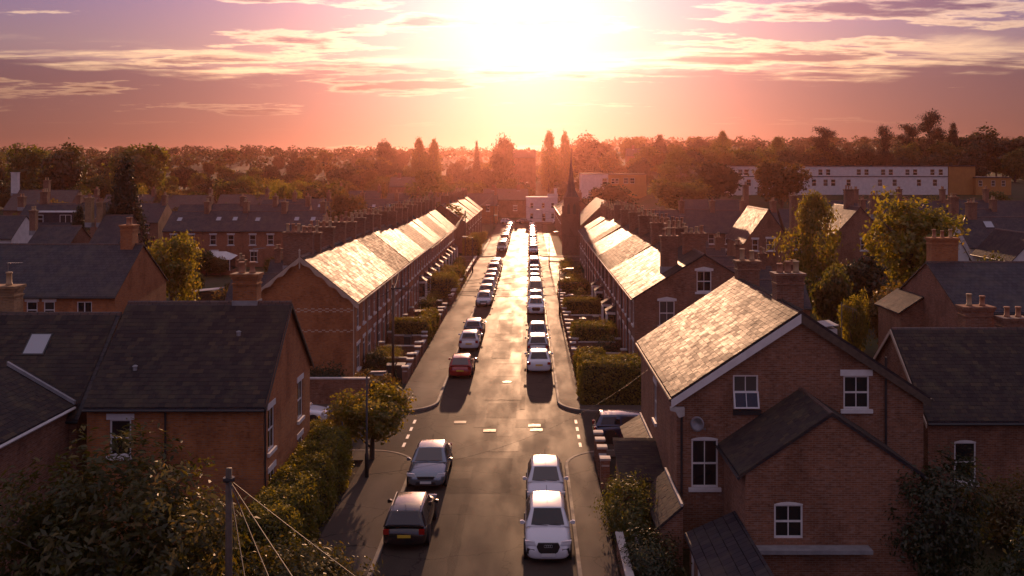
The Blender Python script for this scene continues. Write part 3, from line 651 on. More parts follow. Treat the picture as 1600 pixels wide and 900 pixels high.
# left terrace
LT = [67.2+4.85*i for i in range(9)]; LT2 = [106.0+5.15*i for i in range(11)]
for i in range(8):
    y0, y1 = LT[i], LT[i+1]; ym = (y0+y1)/2
    lab = 'brick terraced house at the near end of the left row with wavy gable boards' if i == 0 else '%s brick terraced house from the near end of the left row' % ORD[i]
    rt, rf = house('terraced_house', lab, TX0, TX1, y0, y1, 5.8, 8.86, 'y', ops=[('E', y0+1.2, 3.75, .95, 1.6, 'sash'), ('E', y0+3.6, 3.75, .95, 1.6, 'sash'), ('E', y0+1.3, .8, 1.25, 1.75, 'sash')],
        doors=[('E', y0+3.7, .95, 2.5, DOORM[i % 5])], chims=[(-16.7, y1-.02, 2.1, .62, 7.6, 10.3+.12*(i % 3), 4)], m=BRICK if i % 3 else BRICK2, faces='SEWN' if i == 0 else 'EWN', ov=(.3, 0) if i == 0 else (0, 0), roof_m=TILE_Y if i in (4, 5) else None, group='left terrace', gutm=CREAM if i % 2 else DARKM)
    if i == 0:
        chimney(rt, -16.85+16.0, 3.0, 2.1, .7, 7.4, 10.45, 5, BRICK3)
        wavy_barge(rt, 3.8, 5.8, 8.86, -.34, CREAM)
        for zz in (5.02, 3.62):                  # interlaced cream brick bands
            for j in range(30):
                x = -3.65+j*.25; MB().box(-.115, .115, -.022, .02, 0, .07).build('band_brick', CREAM, rt, (x, 0, zz+(.10 if j % 2 else 0)))
                if j % 2 == 0 and zz > 4: MB().box(-.115, .115, -.022, .02, 0, .07).build('band_brick', CREAM, rt, (x, 0, zz+.2))
        downpipe(rt, 3.72, -.08, .1, 5.6, CREAM)
    if i < 8 and i not in (4, 5): slates(rf, (3.8+.21, -.3 if i == 0 else 0, 5.8-.21*3.06/3.8+.105), (0, 1, 0), Vector((-3.8, 0, 3.06)), 4.85+(.3 if i == 0 else 0), 5.1, du=.38, dv=.32, gap=.02)
    if i: downpipe(rt, 3.86, .05, .1, 5.5, CREAM if i % 3 == 1 else DARKM)
BAYM = {}
def bay(root, x, y, side):
    """canted white bay window with slate hood"""
    if side not in BAYM:
        s = side; b = MB(); p = [(0, -1.0), (s*.75, -.6), (s*.75, .6), (0, 1.0)]
        for z0, z1 in ((.1, .85), (2.35, 2.6)): b.prism([(q[0], q[1], z0) for q in p], (0, 0, z1-z0))
        for q in p+[(s*.75, 0)]: b.box(q[0]-.06, q[0]+.06, q[1]-.06, q[1]+.06, .85, 2.35)
        g = MB().prism([(q[0]*.93, q[1]*.96, .85) for q in p], (0, 0, 1.5))
        h = MB().add([(0, -1.12, 2.6), (s*.88, -.68, 2.6), (s*.88, .68, 2.6), (0, 1.12, 2.6), (0, -.5, 3.15), (0, .5, 3.15)], [(0, 1, 4), (1, 2, 5, 4), (2, 3, 5), (0, 3, 2, 1)])
        BAYM[side] = (b.mesh('bay_window', WHITE), g.mesh('glazing', GLASS), h.mesh('hood', SLATE_Y))
    a, g, h = BAYM[side]
    o = link('bay_window', a, root, (x, y, 0)); link('glazing', g, o); link('hood', h, o)
for i in range(10):
    y0, y1 = LT2[i], LT2[i+1]
    rt, rf = house('terraced_house', '%s house of the further left terrace with white bay windows' % ORD[i].capitalize().lower(), TX0+.1, TX1-.1, y0+.01, y1, 5.7, 8.6+.12*(i // 4), 'y', ops=[('E', y0+1.4, 3.7, 1.0, 1.6, 'rail'), ('E', y0+3.9, 3.7, .9, 1.6, 'rail')],
        doors=[('E', y0+4.0, .95, 2.5, DOORM[(i+2) % 5])], chims=[(-16.4, y1-.02, 2.0, .62, 7.4, 10.2+.15*(i % 2), 4)], m=BRICK2 if i % 4 == 0 else BRICK, faces='SEWN' if i == 0 else 'EWN', ov=(0, 0), roof_m=TILE_Y if i in (1, 2, 5, 6) else None, group='further left terrace')
    bay(rt, 3.7, 1.5, 1)
# right terrace
QX0, QX1 = 7.56, 17.5
QT = [68.7+4.8*i for i in range(14)]
for i in range(13):
    y0, y1 = QT[i], QT[i+1]; st = [0, 0, -.16, -.16, .0, .0, .0, -.2, -.2, -.2, .05, .05, -.1][i]
    lab = 'brick terraced house at the near end of the right row with two gable windows' if i == 0 else '%s brick terraced house from the near end of the right row' % ORD[i]
    ops = [('W', y0+1.2, 3.75, .95, 1.6, 'sash'), ('W', y0+3.55, 3.75, .95, 1.6, 'sash'), ('W', y0+1.3, .8, 1.2, 1.75, 'sash')]
    if i == 0: ops += [('S', xat(1100, 68.7), 6.25, 1.05, 1.5, 'sash gable'), ('S', xat(1042, 68.7), 3.85, 1.1, 1.75, 'sash gable')]
    rt, rf = house('terraced_house', lab, QX0, QX1, y0+(.01 if i else 0), y1, 5.8, 8.86+st, 'y', ops=ops, doors=[('W', y0+3.6, .95, 2.5, DOORM[(i*2+1) % 5])],
        chims=[((12.0 if i % 2 else 12.6), y1-.02, 1.7, .65, 7.4, 10.15+.1*(i % 3), 4)], m=BRICK if i % 3 else BRICK3, faces='SEWN' if i == 0 else 'EWN', ov=(.12, 0) if i == 0 else (0, 0), roof_m=TILE_Y if i in (4, 5, 6, 10) else None, group='right terrace')
    if i == 0: chimney(rt, xat(1043, 72)-12.53, 2.6, 1.2, .7, 7.2, 10.1, 3, BRICK3)
    if i < 9 and i not in (4, 5, 6): slates(rf, (-4.97-.21, -.12 if i == 0 else 0, 5.8-.21*(3.06+st)/4.97+.105), (0, 1, 0), Vector((4.97, 0, 3.06+st)), 4.8+(.12 if i == 0 else 0), 6.0, du=.38, dv=.32, gap=.02)
    if i in (3, 4, 6, 7): bay(rt, -4.97, 1.5, -1)
    if i: downpipe(rt, -5.03, .05, .1, 5.5)
for i in range(5):
    y0 = 131.1+5.0*i
    house('terraced_house', '%s small house from the church end of the right street side' % ORD[4-i], 8.2, 17, y0, y0+4.99, 5.2, 7.9+.2*(i % 2), 'y', ops=[('W', y0+1.4, 3.3, .95, 1.5, 'rail'), ('W', y0+1.4, .8, 1.1, 1.6, 'rail')], doors=[('W', y0+3.7, .95, 2.4, DOORM[i])],
          chims=[(12.4, y0+4.97, 1.6, .65, 6.6, 9.3, 4)], m=BRICK3, faces='SEWN' if i == 0 else 'EWN', ov=(0, 0), group='houses before the church')
# beyond the second crossing
for i in range(6):
    y0 = 172+10.5*i
    house('brick_house', '%s house on the left beyond the second crossing' % ORD[i], -20, -11.6, y0, y0+9.0, 5.6, 8.6+.3*(i % 2), 'y', ops=[('E', y0+2, 3.6, 1.0, 1.5, 'rail'), ('E', y0+6.5, 3.6, 1.0, 1.5, 'rail'), ('S', -15.8, 3.6, 1.0, 1.5, 'rail')], doors=[('E', y0+4.4, .95, 2.4, DOORM[i % 5])],
          chims=[(-15.8, y0+8.4, 1.5, .7, 7.4, 10.1, 3)], m=BRICK3, group='left houses beyond the crossing')
for i in range(5):
    y0 = 205+10.5*i
    house('brick_house', '%s house on the right beyond the church' % ORD[i], 6.8, 15, y0, y0+9.0, 5.4, 8.3+.3*(i % 2), 'y', ops=[('W', y0+2, 3.5, 1.0, 1.5, 'rail'), ('W', y0+6.5, 3.5, 1.0, 1.5, 'rail'), ('S', 10.9, 3.5, 1.0, 1.5, 'rail')], chims=[(10.9, y0+8.4, 1.5, .7, 7.2, 9.9, 3)], m=BRICK3, base=0, group='right houses beyond the church')
# white house closing the street
eh = empty('white_house', (3.6, 275, 0), 'pale two storey house closing the far end of the street', 'house')
b = MB(); ops = [(-2.9, 3.9, 1.0, 1.6), (0.4, 3.9, .9, 1.6), (3.1, 3.9, .9, 1.6), (-2.9, .9, 1.0, 1.6), (.6, .15, 1.0, 2.3), (3.1, .9, .9, 1.6)]
for f in 'SEWN': wall_face(b, f, 9, 7, 6.9, False, 6.9, ops if f == 'S' else [])
b.box(-4.6, 4.6, -.1, 7.1, 6.9, 7.15); b.box(-4.55, 4.55, -.06, 0, 3.1, 3.3); b.build('wall', [RENDER, DARKM], eh)
for u, z, w, h in ops: window(eh, 'S', u, z, w, h, 'rail bare', (u, 0, z))
MB().box(1.6, 4.6, -.14, -.1, 7.2, 8.1).build('sign_board', RENDER, eh); chimney(eh, 4.0, 3, .8, .8, 6.9, 9.6, 2, RENDER)
# church
ch = empty('church', (7.4, 168, 0), 'dark stone church with tower and slender spire right of the street', 'church')
b = MB(); b.box(-1.35, 1.35, .2, 2.9, 0, 10.2).box(-1.45, 1.45, .1, 3.0, 9.9, 10.2).box(-1.42, 1.42, .14, 2.96, 6.3, 6.5)
for sx in (-1, 1):
    for yy in (-.35, 3.4): b.box(sx*1.35-.2, sx*1.35+.2, yy+.18, yy+.45, 0, 8.6)
b.build('tower', CHURCH, ch)
sp = MB(); rr = [(1.3, 10.2), (.8, 11.3), (.5, 13.0), (.22, 15.4), (.04, 17.6)]; sp.lathe(rr, (0, 1.7, 0), 8); s_ = sp.build('spire', SLATE_X, ch)
MB().tube([(0, 1.7, 17.5), (0, 1.7, 19.2)], .04).box(-.3, .3, 1.66, 1.74, 18.6, 18.7).build('cross', DARKM, s_)
for sx in (-1, 1): MB().prism([(sx*.5-.25, -.03, 7.2), (sx*.5+.25, -.03, 7.2), (sx*.5+.25, -.03, 8.6), (sx*.5, -.03, 9.1), (sx*.5-.25, -.03, 8.6)], (0, .05, 0)).build('louvre', DARKM, ch, (0, .18, 0))
b = MB(); b.box(1.7, 10.5, 1, 26, 0, 5.0).prism([(1.7, 1, 5.0), (10.5, 1, 5.0), (6.1, 1, 9.2)], (0, 25, 0)).build('nave', CHURCH, ch)
MB().prism([(1.45, .8, 4.85), (6.1, .8, 9.3), (6.1, .8, 9.45), (1.45, .8, 5.0)], (0, 25.4, 0)).prism([(10.75, .8, 4.85), (6.1, .8, 9.3), (6.1, .8, 9.45), (10.75, .8, 5.0)], (0, 25.4, 0)).build('roof', SLATE_Y, ch)
MB().prism([(5.3, .96, 2.6), (6.9, .96, 2.6), (6.9, .96, 5.6), (6.1, .96, 7.0), (5.3, .96, 5.6)], (0, .05, 0)).build('window', GLASS, ch)

# ------------------------------------------------------------------ houses behind the terraces
def row(n, label, x0, y0, w, d, ze, zr, ax='x', m=BRICK, group=None, lights=False, wins=True, dx=None, style='rail', pots=3, roof_m=None, chh=1.6):
    for i in range(n):
        x = x0+i*(dx or w); last = i == n-1
        bz = gz(x+w/2, y0+d/2)
        ops = [('S', x+w*.27, 3.4, .95, 1.55, style), ('S', x+w*.72, 3.4, .95, 1.55, style), ('S', x+w*.3, .8, 1.1, 1.6, style)] if wins else []
        house('brick_house', label % ORD[i] if '%s' in label else label, x, x+w-.02, y0, y0+d, ze, zr+(.15 if i % 2 else 0), ax, ops=ops, chims=[(x+w-.5 if ax == 'x' else x+w/2, y0+d*.5, .75, 1.2, zr-1.2, zr+chh, pots)], m=m, group=group, ov=(0, 0) if dx is None else (.12, .12), roof_m=roof_m,
              lights=[('S', x+w*.3, .55, .8, 1.0), ('S', x+w*.72, .55, .8, 1.0)][:(2 if i % 2 else 1)] if lights else ())
row(4, '%s house from the left in the brick row behind the golden tree', -56.5, 148, 6.1, 8, 5.6, 8.3, group='brick row behind the golden tree', lights=True)
row(5, '%s house from the left in the long roofed row beyond the left terrace', -58, 205, 7.4, 8.5, 5.2, 8.4, m=BRICK3, group='row beyond the left terrace', lights=True)
row(3, '%s house from the left in the row left of the tall cypress', -92, 176, 8, 9, 5.4, 8.6, m=BRICK3, group='row left of the cypress')
row(4, '%s house from the left in the row right of the tall cypress', -64, 172, 6, 8, 5.4, 8.5, m=BRICK, group='row right of the cypress')
row(4, '%s distant brick house from the left edge below the tree belt', -118, 232, 12, 9, 5, 8.6, dx=14, m=BRICK3, group='distant houses under the left tree belt', roof_m=TILE_X)
row(5, '%s distant house from the left among trees left of the street end', -62, 268, 9, 8, 5, 8.2, dx=11, m=BRICK2, group='distant houses left of the street end')
# dormer house left
hd, hr = house('brick_house', 'left house with a dark dormer under a white fascia', xat(20, 158), xat(140, 158), 158, 167, 5.4, 9.0, 'x', chims=[(xat(68, 163), 163.5, 1.2, .9, 8, 11.2, 3), (xat(32, 163), 163.5, 1.0, .9, 8, 10.4, 2)], m=BRICK3)
dm = MB().box(-3.1, 3.1, 1.0, 5.2, 5.7, 7.9).build('dormer', SLATE_X, hd); MB().box(-3.35, 3.35, .8, 5.3, 7.9, 8.1).build('fascia', WHITE, dm)
for u, st, w in ((-2.3, 'rail bare', 1.0), (1.9, 'twin bare', 1.9)):
    fr, pn, *_ = window_meshes(w, 1.35, st); q = link('window', fr, hd, (u, .92, 6.15)); link('pane', pn, q)
house('white_house', 'white rendered gable at the far left edge behind the orange brick house', -92, xat(18, 140), 140, 148, 5.0, 8.0, 'x', ops=[('S', -80, 3, 1, 1.4, 'rail')], m=RENDER)
house('brick_house', 'left house with low window behind the long slate ridge', xat(40, 128), xat(105, 128), 128, 136, 4.6, 7.2, 'x', ops=[('S', xat(57, 128), 2.9, 1.1, 1.5, 'rail')], chims=[(xat(30, 132)+2, 132, .8, .8, 6, 9.4, 2)], m=BRICK3)
house('brick_house', 'plain slate roofed house between conifer and cypress on the left', xat(138, 122), xat(182, 122), 122, 132, 5.2, 8.9, 'x', chims=[(xat(140, 127), 127, .8, .9, 7.4, 11.3, 2, BRICKY), (xat(158, 127), 127, .8, .9, 7.4, 10.7, 2, BRICKY)], m=BRICK3)
house('brick_house', 'broad brown hipped house at upper left with white chimney', xat(5, 215), xat(105, 215), 215, 226, 6, 10.2, 'x', chims=[(xat(24, 220), 220, 1.4, 1.2, 9, 14.4, 0, RENDER), (xat(70, 216), 217, 1.2, 1.0, 6, 12.6, 2)], m=BRICK3, roof_m=TILE_X)
# back extensions and yards behind the left terrace
for i in range(5):
    y0 = 84+12.5*i
    house('rear_extension', '%s brick rear extension behind the left terrace' % ORD[i], -26.5, -19.95, y0, y0+4.4, 3.6, 5.6, 'x', m=BRICK3, ops=[('S', -22.5, 1.0, 1.0, 1.4, 'rail')], faces='SWN', ov=(.1, 0), group='left rear extensions', chims=[(-25.8, y0+2.2, .6, .6, 4.5, 6.9, 2)])
cs = empty('conservatory', (xat(335, 136), 136, 0), 'white framed conservatory at the back of the brick row', 'conservatory')
MB().box(-2.2, 2.2, 0, 3, .05, .7).build('wall', BRICK, cs); MB().box(-2.1, 2.1, .1, 2.9, .7, 2.2).build('glazing', GLASS, cs)
for i in range(6): MB().box(-2.2+i*.86, -2.1+i*.86, -.03, .07, .7, 2.25).build('post', WHITE, cs)
MB().add([(-2.4, -.2, 2.25), (2.4, -.2, 2.25), (2.4, 3, 2.6), (-2.4, 3, 2.6), (-1.2, 1.4, 3.3), (1.2, 1.4, 3.3)], [(0, 1, 5, 4), (1, 2, 5), (2, 3, 4, 5), (3, 0, 4), (0, 3, 2, 1)]).build('roof', RENDER, cs)
# right side
house('brick_house', 'brick house right of the church roof with tall end chimney', xat(1072, 172), xat(1165, 172), 172, 181, 5.6, 9.4, 'x', ops=[('S', xat(1105, 172), 3.6, 1.2, 1.6, 'rail'), ('S', xat(1148, 172), 3.6, 1.2, 1.6, 'rail')], chims=[(xat(1166, 176), 176.5, .9, 1.2, 6, 12.2, 3)], m=BRICK)
house('brick_house', 'steep gabled brick house right of the right terrace', xat(1165, 128), xat(1236, 128), 128, 140, 5.4, 9.6, 'y', ops=[('S', xat(1204, 128), 4.2, 1.1, 1.6, 'rail'), ('S', xat(1180, 128), 4.2, .8, 1.5, 'rail')], chims=[(xat(1240, 133), 133, .9, 1.1, 5, 11.4, 2)], m=BRICK3)
house('brick_house', 'brown gabled house between the two bright right hand trees', xat(1300, 132), xat(1388, 132), 132, 143, 5.6, 9.8, 'y', ops=[('S', xat(1351, 132), 3.9, 1.1, 1.5, 'rail')], chims=[(xat(1326, 137), 137, 1.2, .9, 8, 12.2, 3), (xat(1366, 137), 137, 1.2, .9, 8, 11.4, 3)], m=BRICK3)
hw_, hwr_ = house('white_house', 'white rendered house on the right with long slate roof and rooflight', xat(1515, 124), xat(1640, 124), 124, 133, 5.0, 8.6, 'x', ops=[('S', xat(1552, 124), 2.9, 1.3, 1.7, 'sash'), ('S', xat(1590, 124), 2.9, 1.2, 1.7, 'sash')], chims=[(xat(1520, 128), 128.5, 1.2, .9, 7, 10.6, 3)], m=RENDER, lights=[('S', xat(1546, 127), .72, 1.2, 1.3)])
house('white_house', 'white gabled house on the right with dark dormer window', xat(1478, 118), xat(1514, 118), 118, 128, 4.2, 6.8, 'y', ops=[('S', xat(1492, 118), 2.2, .9, 1.2, 'rail')], m=RENDER)
hq, _ = house('brick_house', 'dark roofed house with white dormer behind the white gable on the right', xat(1478, 136), xat(1520, 136), 136, 144, 5, 8.4, 'x', chims=[(xat(1490, 140), 140, 1.1, .9, 7.4, 11.0, 3)], m=BRICK3)
MB().box(-1.4, 1.4, .8, 3.4, 5.4, 7.6).build('dormer', SLATE_X, hq); fr, pn, *_ = window_meshes(1.5, 1.5, 'twin bare'); q = link('window', fr, hq, (.1, .72, 5.8)); link('pane', pn, q)
house('white_house', 'white gable wall at the right edge above the brick house', xat(1582, 112), xat(1660, 112), 112, 122, 4.4, 7.4, 'y', ops=[('S', xat(1620, 112), 2.2, 1, 1.3, 'rail')], m=RENDER)
row(5, '%s house from the left in the right hand row with wide chimneys', 40, 150, 7.0, 8.5, 5.4, 8.6, m=BRICK3, group='right hand row with wide chimneys')
row(6, '%s house from the left in the dark row below the long white building', 56, 184, 8.5, 8.5, 5.4, 8.8, m=BRICK3, group='dark row below the white building', chh=2.4)
row(4, '%s house from the left in the further row behind the right terrace', 20, 150, 4.9, 8, 5.2, 8.4, m=BRICK3, group='further row behind the right terrace')
for i in range(5):
    y0 = 80+11*i
    house('rear_extension', '%s brick rear extension behind the right terrace' % ORD[i], 17.65, 23.4, y0, y0+4.4, 3.6, 5.5, 'x', m=BRICK3, ops=[('S', 20.5, 1.0, 1.0, 1.4, 'rail')], faces='SEN', ov=(0, .1), group='right rear extensions', chims=[(22.6, y0+2.2, .6, .6, 4.5, 6.9, 2)])
# long pale building on the rise
def block(name, label, px0, px1, Y, ztop, zbase, depth, m, wins, band=None, parap=None):
    x0, x1 = xat(px0, Y), xat(px1, Y); cx = (x0+x1)/2; rt = empty(name, (cx, Y, zbase), label, 'building'); w, h = x1-x0, ztop-zbase
    b = MB(); ops = [((xat(p, Y)-cx), zat(py, Y)-zbase, ww, hh) for p, py, ww, hh in wins]
    for f in 'SEWN': wall_face(b, f, w, depth, h, False, h, ops if f == 'S' else [])
    b.build('wall', [m, DARKM], rt); MB().box(-w/2-.15, w/2+.15, -.15, depth+.15, h, h+.28).build('parapet', parap or DARKM, rt)
    if band: MB().box(-w/2, w/2, -.06, 0, zat(band, Y)-zbase-.12, zat(band, Y)-zbase+.12).build('string_course', DARKM, rt)
    for u, z, ww, hh in ops: window(rt, 'S', u, z, ww, hh, 'rail bare', (u, 0, z))
    return rt
wn = [(p, 274, 1.2, 1.6) for p in (1282, 1294, 1342, 1354, 1380, 1392, 1418, 1430, 1457, 1470, 1157, 1166)]+[(p, 291, 1.2, 1.8) for p in (1272, 1290, 1302, 1326, 1375, 1398, 1436, 1461, 1170)]
block('long_building', 'long pale two storey building on the rise at upper right', 1143, 1481, 250, zat(260, 250), 5.5, 14, RENDER, wn, 276)
block('ochre_building', 'ochre upper storey block at the right end of the long pale building', 1482, 1524, 250.5, zat(260, 250), 5.5, 14, OCHRE, [])
block('ochre_building', 'low ochre wing at the far right of the long pale building', 1525, 1580, 249, zat(278, 250), 5.5, 12, OCHRE, [(1532, 291, 1, 1.5), (1552, 291, 1, 1.5), (1568, 291, 1, 1.5)])
block('flat_building', 'pale flat roofed block behind the church spire', 908, 950, 300, zat(272, 300), zat(300, 300)-2, 10, RENDER, [(945, 288, 1.6, 1.9)])
block('flat_building', 'ochre flat roofed block right of the pale block by the spire', 951, 1010, 300.5, zat(273, 300), zat(300, 300)-2, 10, OCHRE, [(958, 287, 1.1, 1.6), (964, 287, 1.1, 1.6), (978, 287, 1.4, 1.8), (988, 287, 1.4, 1.8)])
block('flat_building', 'small white building among trees left of the long pale building', 1063, 1090, 300, zat(259, 300), zat(285, 300), 8, RENDER, [])
for i, (px, py, Y) in enumerate(((812, 235, 420), (1005, 232, 420), (1090, 236, 400), (640, 277, 330), (790, 296, 300))):
    x = xat(px, Y); zr = zat(py, Y); g_ = gz(x, Y)
    house('brick_house', '%s house from the left half hidden in the far trees' % ORD[[2, 3, 4, 0, 1][i]], x-7, x+7, Y, Y+9, zr-g_-3.2, zr-g_, 'x', chims=[(x-4, Y+4, 1, 1, zr-g_-1, zr-g_+1.4, 0), (x+4, Y+4, 1, 1, zr-g_-1, zr-g_+1.4, 0)], m=BRICK3, ops=[('S', x-3, 2.2, 1.2, 1.4, 'rail'), ('S', x+3, 2.2, 1.2, 1.4, 'rail')], group='houses in the far trees', roof_m=TILE_X)

# ------------------------------------------------------------------ cars
DG = bpy.context.evaluated_depsgraph_get
def bake(ob):
    bpy.context.view_layer.update(); dg = DG(); me = bpy.data.meshes.new_from_object(ob.evaluated_get(dg), depsgraph=dg)
    old = ob.data; nm = old.name; ob.modifiers.clear(); ob.data = me; me.name = nm
SPEC = {  # length, width, height, bonnet height, belt, screen base, screen top, roof rear, rear glass base (shares of length), tail height
    'hatch':  (4.05, 1.74, 1.47, .86, .95, .27, .44, .86, .965, .93),
    'suv':    (4.39, 1.83, 1.60, 1.00, 1.07, .27, .43, .86, .965, 1.02),
    'saloon': (4.78, 1.86, 1.46, .88, .96, .29, .46, .74, .88, 1.02),
    'estate': (4.55, 1.80, 1.52, .90, .98, .27, .43, .91, .975, .95),
    'van':    (4.60, 1.86, 1.85, 1.05, 1.12, .20, .34, .95, .985, 1.1)}
CARM = {}
def car_parts(kind):
    if kind in CARM: return CARM[kind]
    L, Wd, Ht, zh, zb, a0, a1, a2, a3, zt = SPEC[kind]; w = Wd/2; P = {}
    st = [(0, .50, .70, .30), (.012, .66, .80, .22), (.05, .74*zh/.86, .93, .19), (.14, zh-.03, .985, .18), (a0, zb-.01, 1, .18), (.5, zb, 1, .18), (.72, zb+.01, 1, .18), (.88, zt, .985, .19), (.96, zt-.03, .95, .21), (.99, zt-.18, .88, .25), (1, .55, .80, .32)]
    vs = []; m = 8
    for t, zt_, fw, zl in st:
        y = -L/2+t*L; hw = w*fw; zm = zl+(zt_-zl)*.52
        half = [(0, zl), (hw*.80, zl), (hw*.965, zl+.09), (hw, zm), (hw*.985, zl+(zt_-zl)*.80), (hw*.90, zt_-.01), (hw*.55, zt_+.025), (0, zt_+.035)]
        ring = [(x, y, z) for x, z in half]+[(-x, y, z) for x, z in half[-2:0:-1]]
        vs += ring
    n = 14; fs = [(i*n+j, i*n+(j+1) % n, (i+1)*n+(j+1) % n, (i+1)*n+j) for i in range(len(st)-1) for j in range(n)]
    fs += [tuple(range(n))[::-1], tuple(range((len(st)-1)*n, len(st)*n))]
    tmp = MB().add(vs, fs).build('body', PAINTS['white'], smooth=True); md = tmp.modifiers.new('s', 'SUBSURF'); md.levels = md.render_levels = 1; bake(tmp)
    tmp.data.polygons.foreach_set('use_smooth', [True]*len(tmp.data.polygons)); P['body'] = tmp.data; bpy.data.objects.remove(tmp)
    # cabin
    yb, yt, yr, yq = [-L/2+a*L for a in (a0, a1, a2, a3)]; hb, ht = w*.93, w*.72; zz = zb-.02
    sec = [(yb, zz, zz+.03, hb*.93), (yt, zz, Ht-.03, ht), ((yt+yr)/2, zz, Ht, ht*1.03), (yr, zz, Ht-.035, ht*.97), (yq, zz-.01, zz+.06, hb*.90)]
    vs = []
    for y, z0, z1, q in sec:
        e = min(.06, (z1-z0)*.5)
        vs += [(hb, y, z0), (q, y, z1-e), (q*.86, y, z1), (0, y, z1+.015), (-q*.86, y, z1), (-q, y, z1-e), (-hb, y, z0)]
    fs = [(i*7+j, i*7+j+1, (i+1)*7+j+1, (i+1)*7+j) for i in range(4) for j in range(6)]+[tuple(range(7))[::-1], tuple(range(28, 35))]
    tmp = MB().add(vs, fs).build('cabin', PAINTS['white']); md = tmp.modifiers.new('b', 'BEVEL'); md.width = .035; md.segments = 2; md.limit_method = 'ANGLE'; md.angle_limit = R(22); bake(tmp)
    tmp.data.polygons.foreach_set('use_smooth', [True]*len(tmp.data.polygons)); P['cabin'] = tmp.data; bpy.data.objects.remove(tmp)
    def off(p, nrm, d=.012): return [Vector(q)+Vector(nrm).normalized()*d for q in p]
    def lerp(a, b, t): return tuple(a[i]+(b[i]-a[i])*t for i in range(3))
    def screen(y0, z0, q0, y1, z1, q1, sgn):
        A, B, C, D = (-q0*.86, y0, z0), (q0*.86, y0, z0), (q1*.86, y1, z1), (-q1*.86, y1, z1)
        p = [lerp(lerp(A, D, .06), lerp(B, C, .06), .02), lerp(lerp(A, D, .06), lerp(B, C, .06), .98), lerp(lerp(A, D, .93), lerp(B, C, .93), .96), lerp(lerp(A, D, .93), lerp(B, C, .93), .04)]
        nr_ = (Vector(B)-Vector(A)).cross(Vector(D)-Vector(A)); nr_ = nr_ if nr_.z > 0 else -nr_
        pp = off(p, nr_, .026); return MB().prism(pp, -nr_.normalized()*.02)
    P['windscreen'] = screen(yb, zz+.03, hb*.93, yt, Ht-.03, ht, -1).mesh('windscreen', GLASS)
    P['rear_window'] = screen(yq, zz+.06, hb*.90, yr, Ht-.035, ht*.97, 1).mesh('rear_window', GLASS)
    sides = []
    for s in (-1, 1):
        pb = lambda y: (s*hb, y, zz); pt = lambda y: (s*ht, y, Ht-.09); ymid = (yt+yr)/2+.02
        for y0b, y1b, y0t, y1t in ((yb+.34, ymid-.04, yt+.10, ymid-.04), (ymid+.04, yr+(yq-yr)*.25, ymid+.04, yr-.12)):
            A, B, C, D = pb(y0b), pb(y1b), pt(y1t), pt(y0t); p = [lerp(A, D, .14), lerp(B, C, .14), lerp(C, B, .08), lerp(D, A, .08)]
            nr_ = Vector((s, 0, (hb-ht)/(Ht-zz))); pp = off(p, nr_, .020); sides.append(MB().prism(pp, -nr_.normalized()*.016).mesh('side_window', GLASS))
    P['sides'] = sides
    wr = .31 if kind in ('hatch', 'saloon') else .34
    ty = [(.20*wr/.31*0+.6*wr, -.10), (wr*.93, -.10), (wr, -.07), (wr, .07), (wr*.93, .10), (.6*wr, .10)]
    def disc(prof, n=20): # lathe about x axis
        b = MB(); b.lathe(prof, n=n); b.v = [(z, x, y) for x, y, z in b.v]; return b
    P['tyre'] = disc([(.6*wr, -.10), (wr*.93, -.105), (wr, -.07), (wr, .07), (wr*.93, .105), (.6*wr, .10)]).mesh('tyre', RUBBER, True)
    rb = disc([(.62*wr, -.085), (.66*wr, -.09), (.6*wr, -.06), (.2*wr, -.05), (.1*wr, -.08), (.1*wr, .08), (.2*wr, .05), (.6*wr, .06), (.66*wr, .09), (.62*wr, .085)])
    P['rim'] = rb.mesh('rim', ALLOY, True); P['wr'] = wr
    P['arch'] = disc([(wr*1.17, -.05), (wr*1.17, .02), (wr*1.02, .024)], 20).mesh('wheel_arch', RUBBER)
    P['headlight'] = MB().prism([(-.2, -.02, -.07), (.19, .07, -.05), (.22, .10, .08), (-.14, .03, .06)], (0, .10, 0)).mesh('headlight', LAMPGLASS)
    P['taillight'] = MB().box(-.10, .12, -.06, .035, -.10, .09).mesh('taillight', TAIL)
    gr = MB()
    if kind == 'suv': gr.prism([(-.36, 0, -.12), (-.44, 0, .06), (-.38, 0, .2), (.38, 0, .2), (.44, 0, .06), (.36, 0, -.12), (.25, 0, -.2), (-.25, 0, -.2)], (0, .09, 0)).prism([(-.83, .12, -.22), (-.56, .04, -.24), (-.52, .03, -.04), (-.80, .1, -.02)], (0, .1, 0)).prism([(.83, .12, -.22), (.56, .04, -.24), (.52, .03, -.04), (.80, .1, -.02)], (0, .1, 0))
    else: gr.prism([(-.42, .02, .10), (-.36, 0, -.02), (.36, 0, -.02), (.42, .02, .10)], (0, .09, 0)).prism([(-.5, .0, -.30), (-.44, 0, -.14), (.44, 0, -.14), (.5, .0, -.30)], (0, .09, 0))
    P['grille'] = gr.mesh('grille', RUBBER)
    P['mirror'] = MB().prism([(0, 0, -.02), (.10, .02, -.07), (.19, .03, -.06), (.20, .03, .06), (.10, .02, .08), (0, 0, .03)], (0, .10, 0)).mesh('mirror', PAINTS['white'])
    P['plate'] = MB().box(-.26, .26, -.012, .012, -.055, .055).mesh('number_plate', PLATEW); P['platey'] = MB().box(-.26, .26, -.012, .012, -.055, .055).mesh('number_plate', PLATEY)
    P['wiper'] = MB().tube([(-.5, yb+.02, zz+.075), (.0, yb-.02, zz+.06)], .01, 4).tube([(.05, yb+.02, zz+.075), (.5, yb-.0, zz+.06)], .01, 4).mesh('wipers', RUBBER)
    P['aerial'] = MB().tube([(0, yr-.2, Ht), (0, yr+.02, Ht+.22)], .008, 4).mesh('aerial', RUBBER)
    CARM[kind] = P; return P
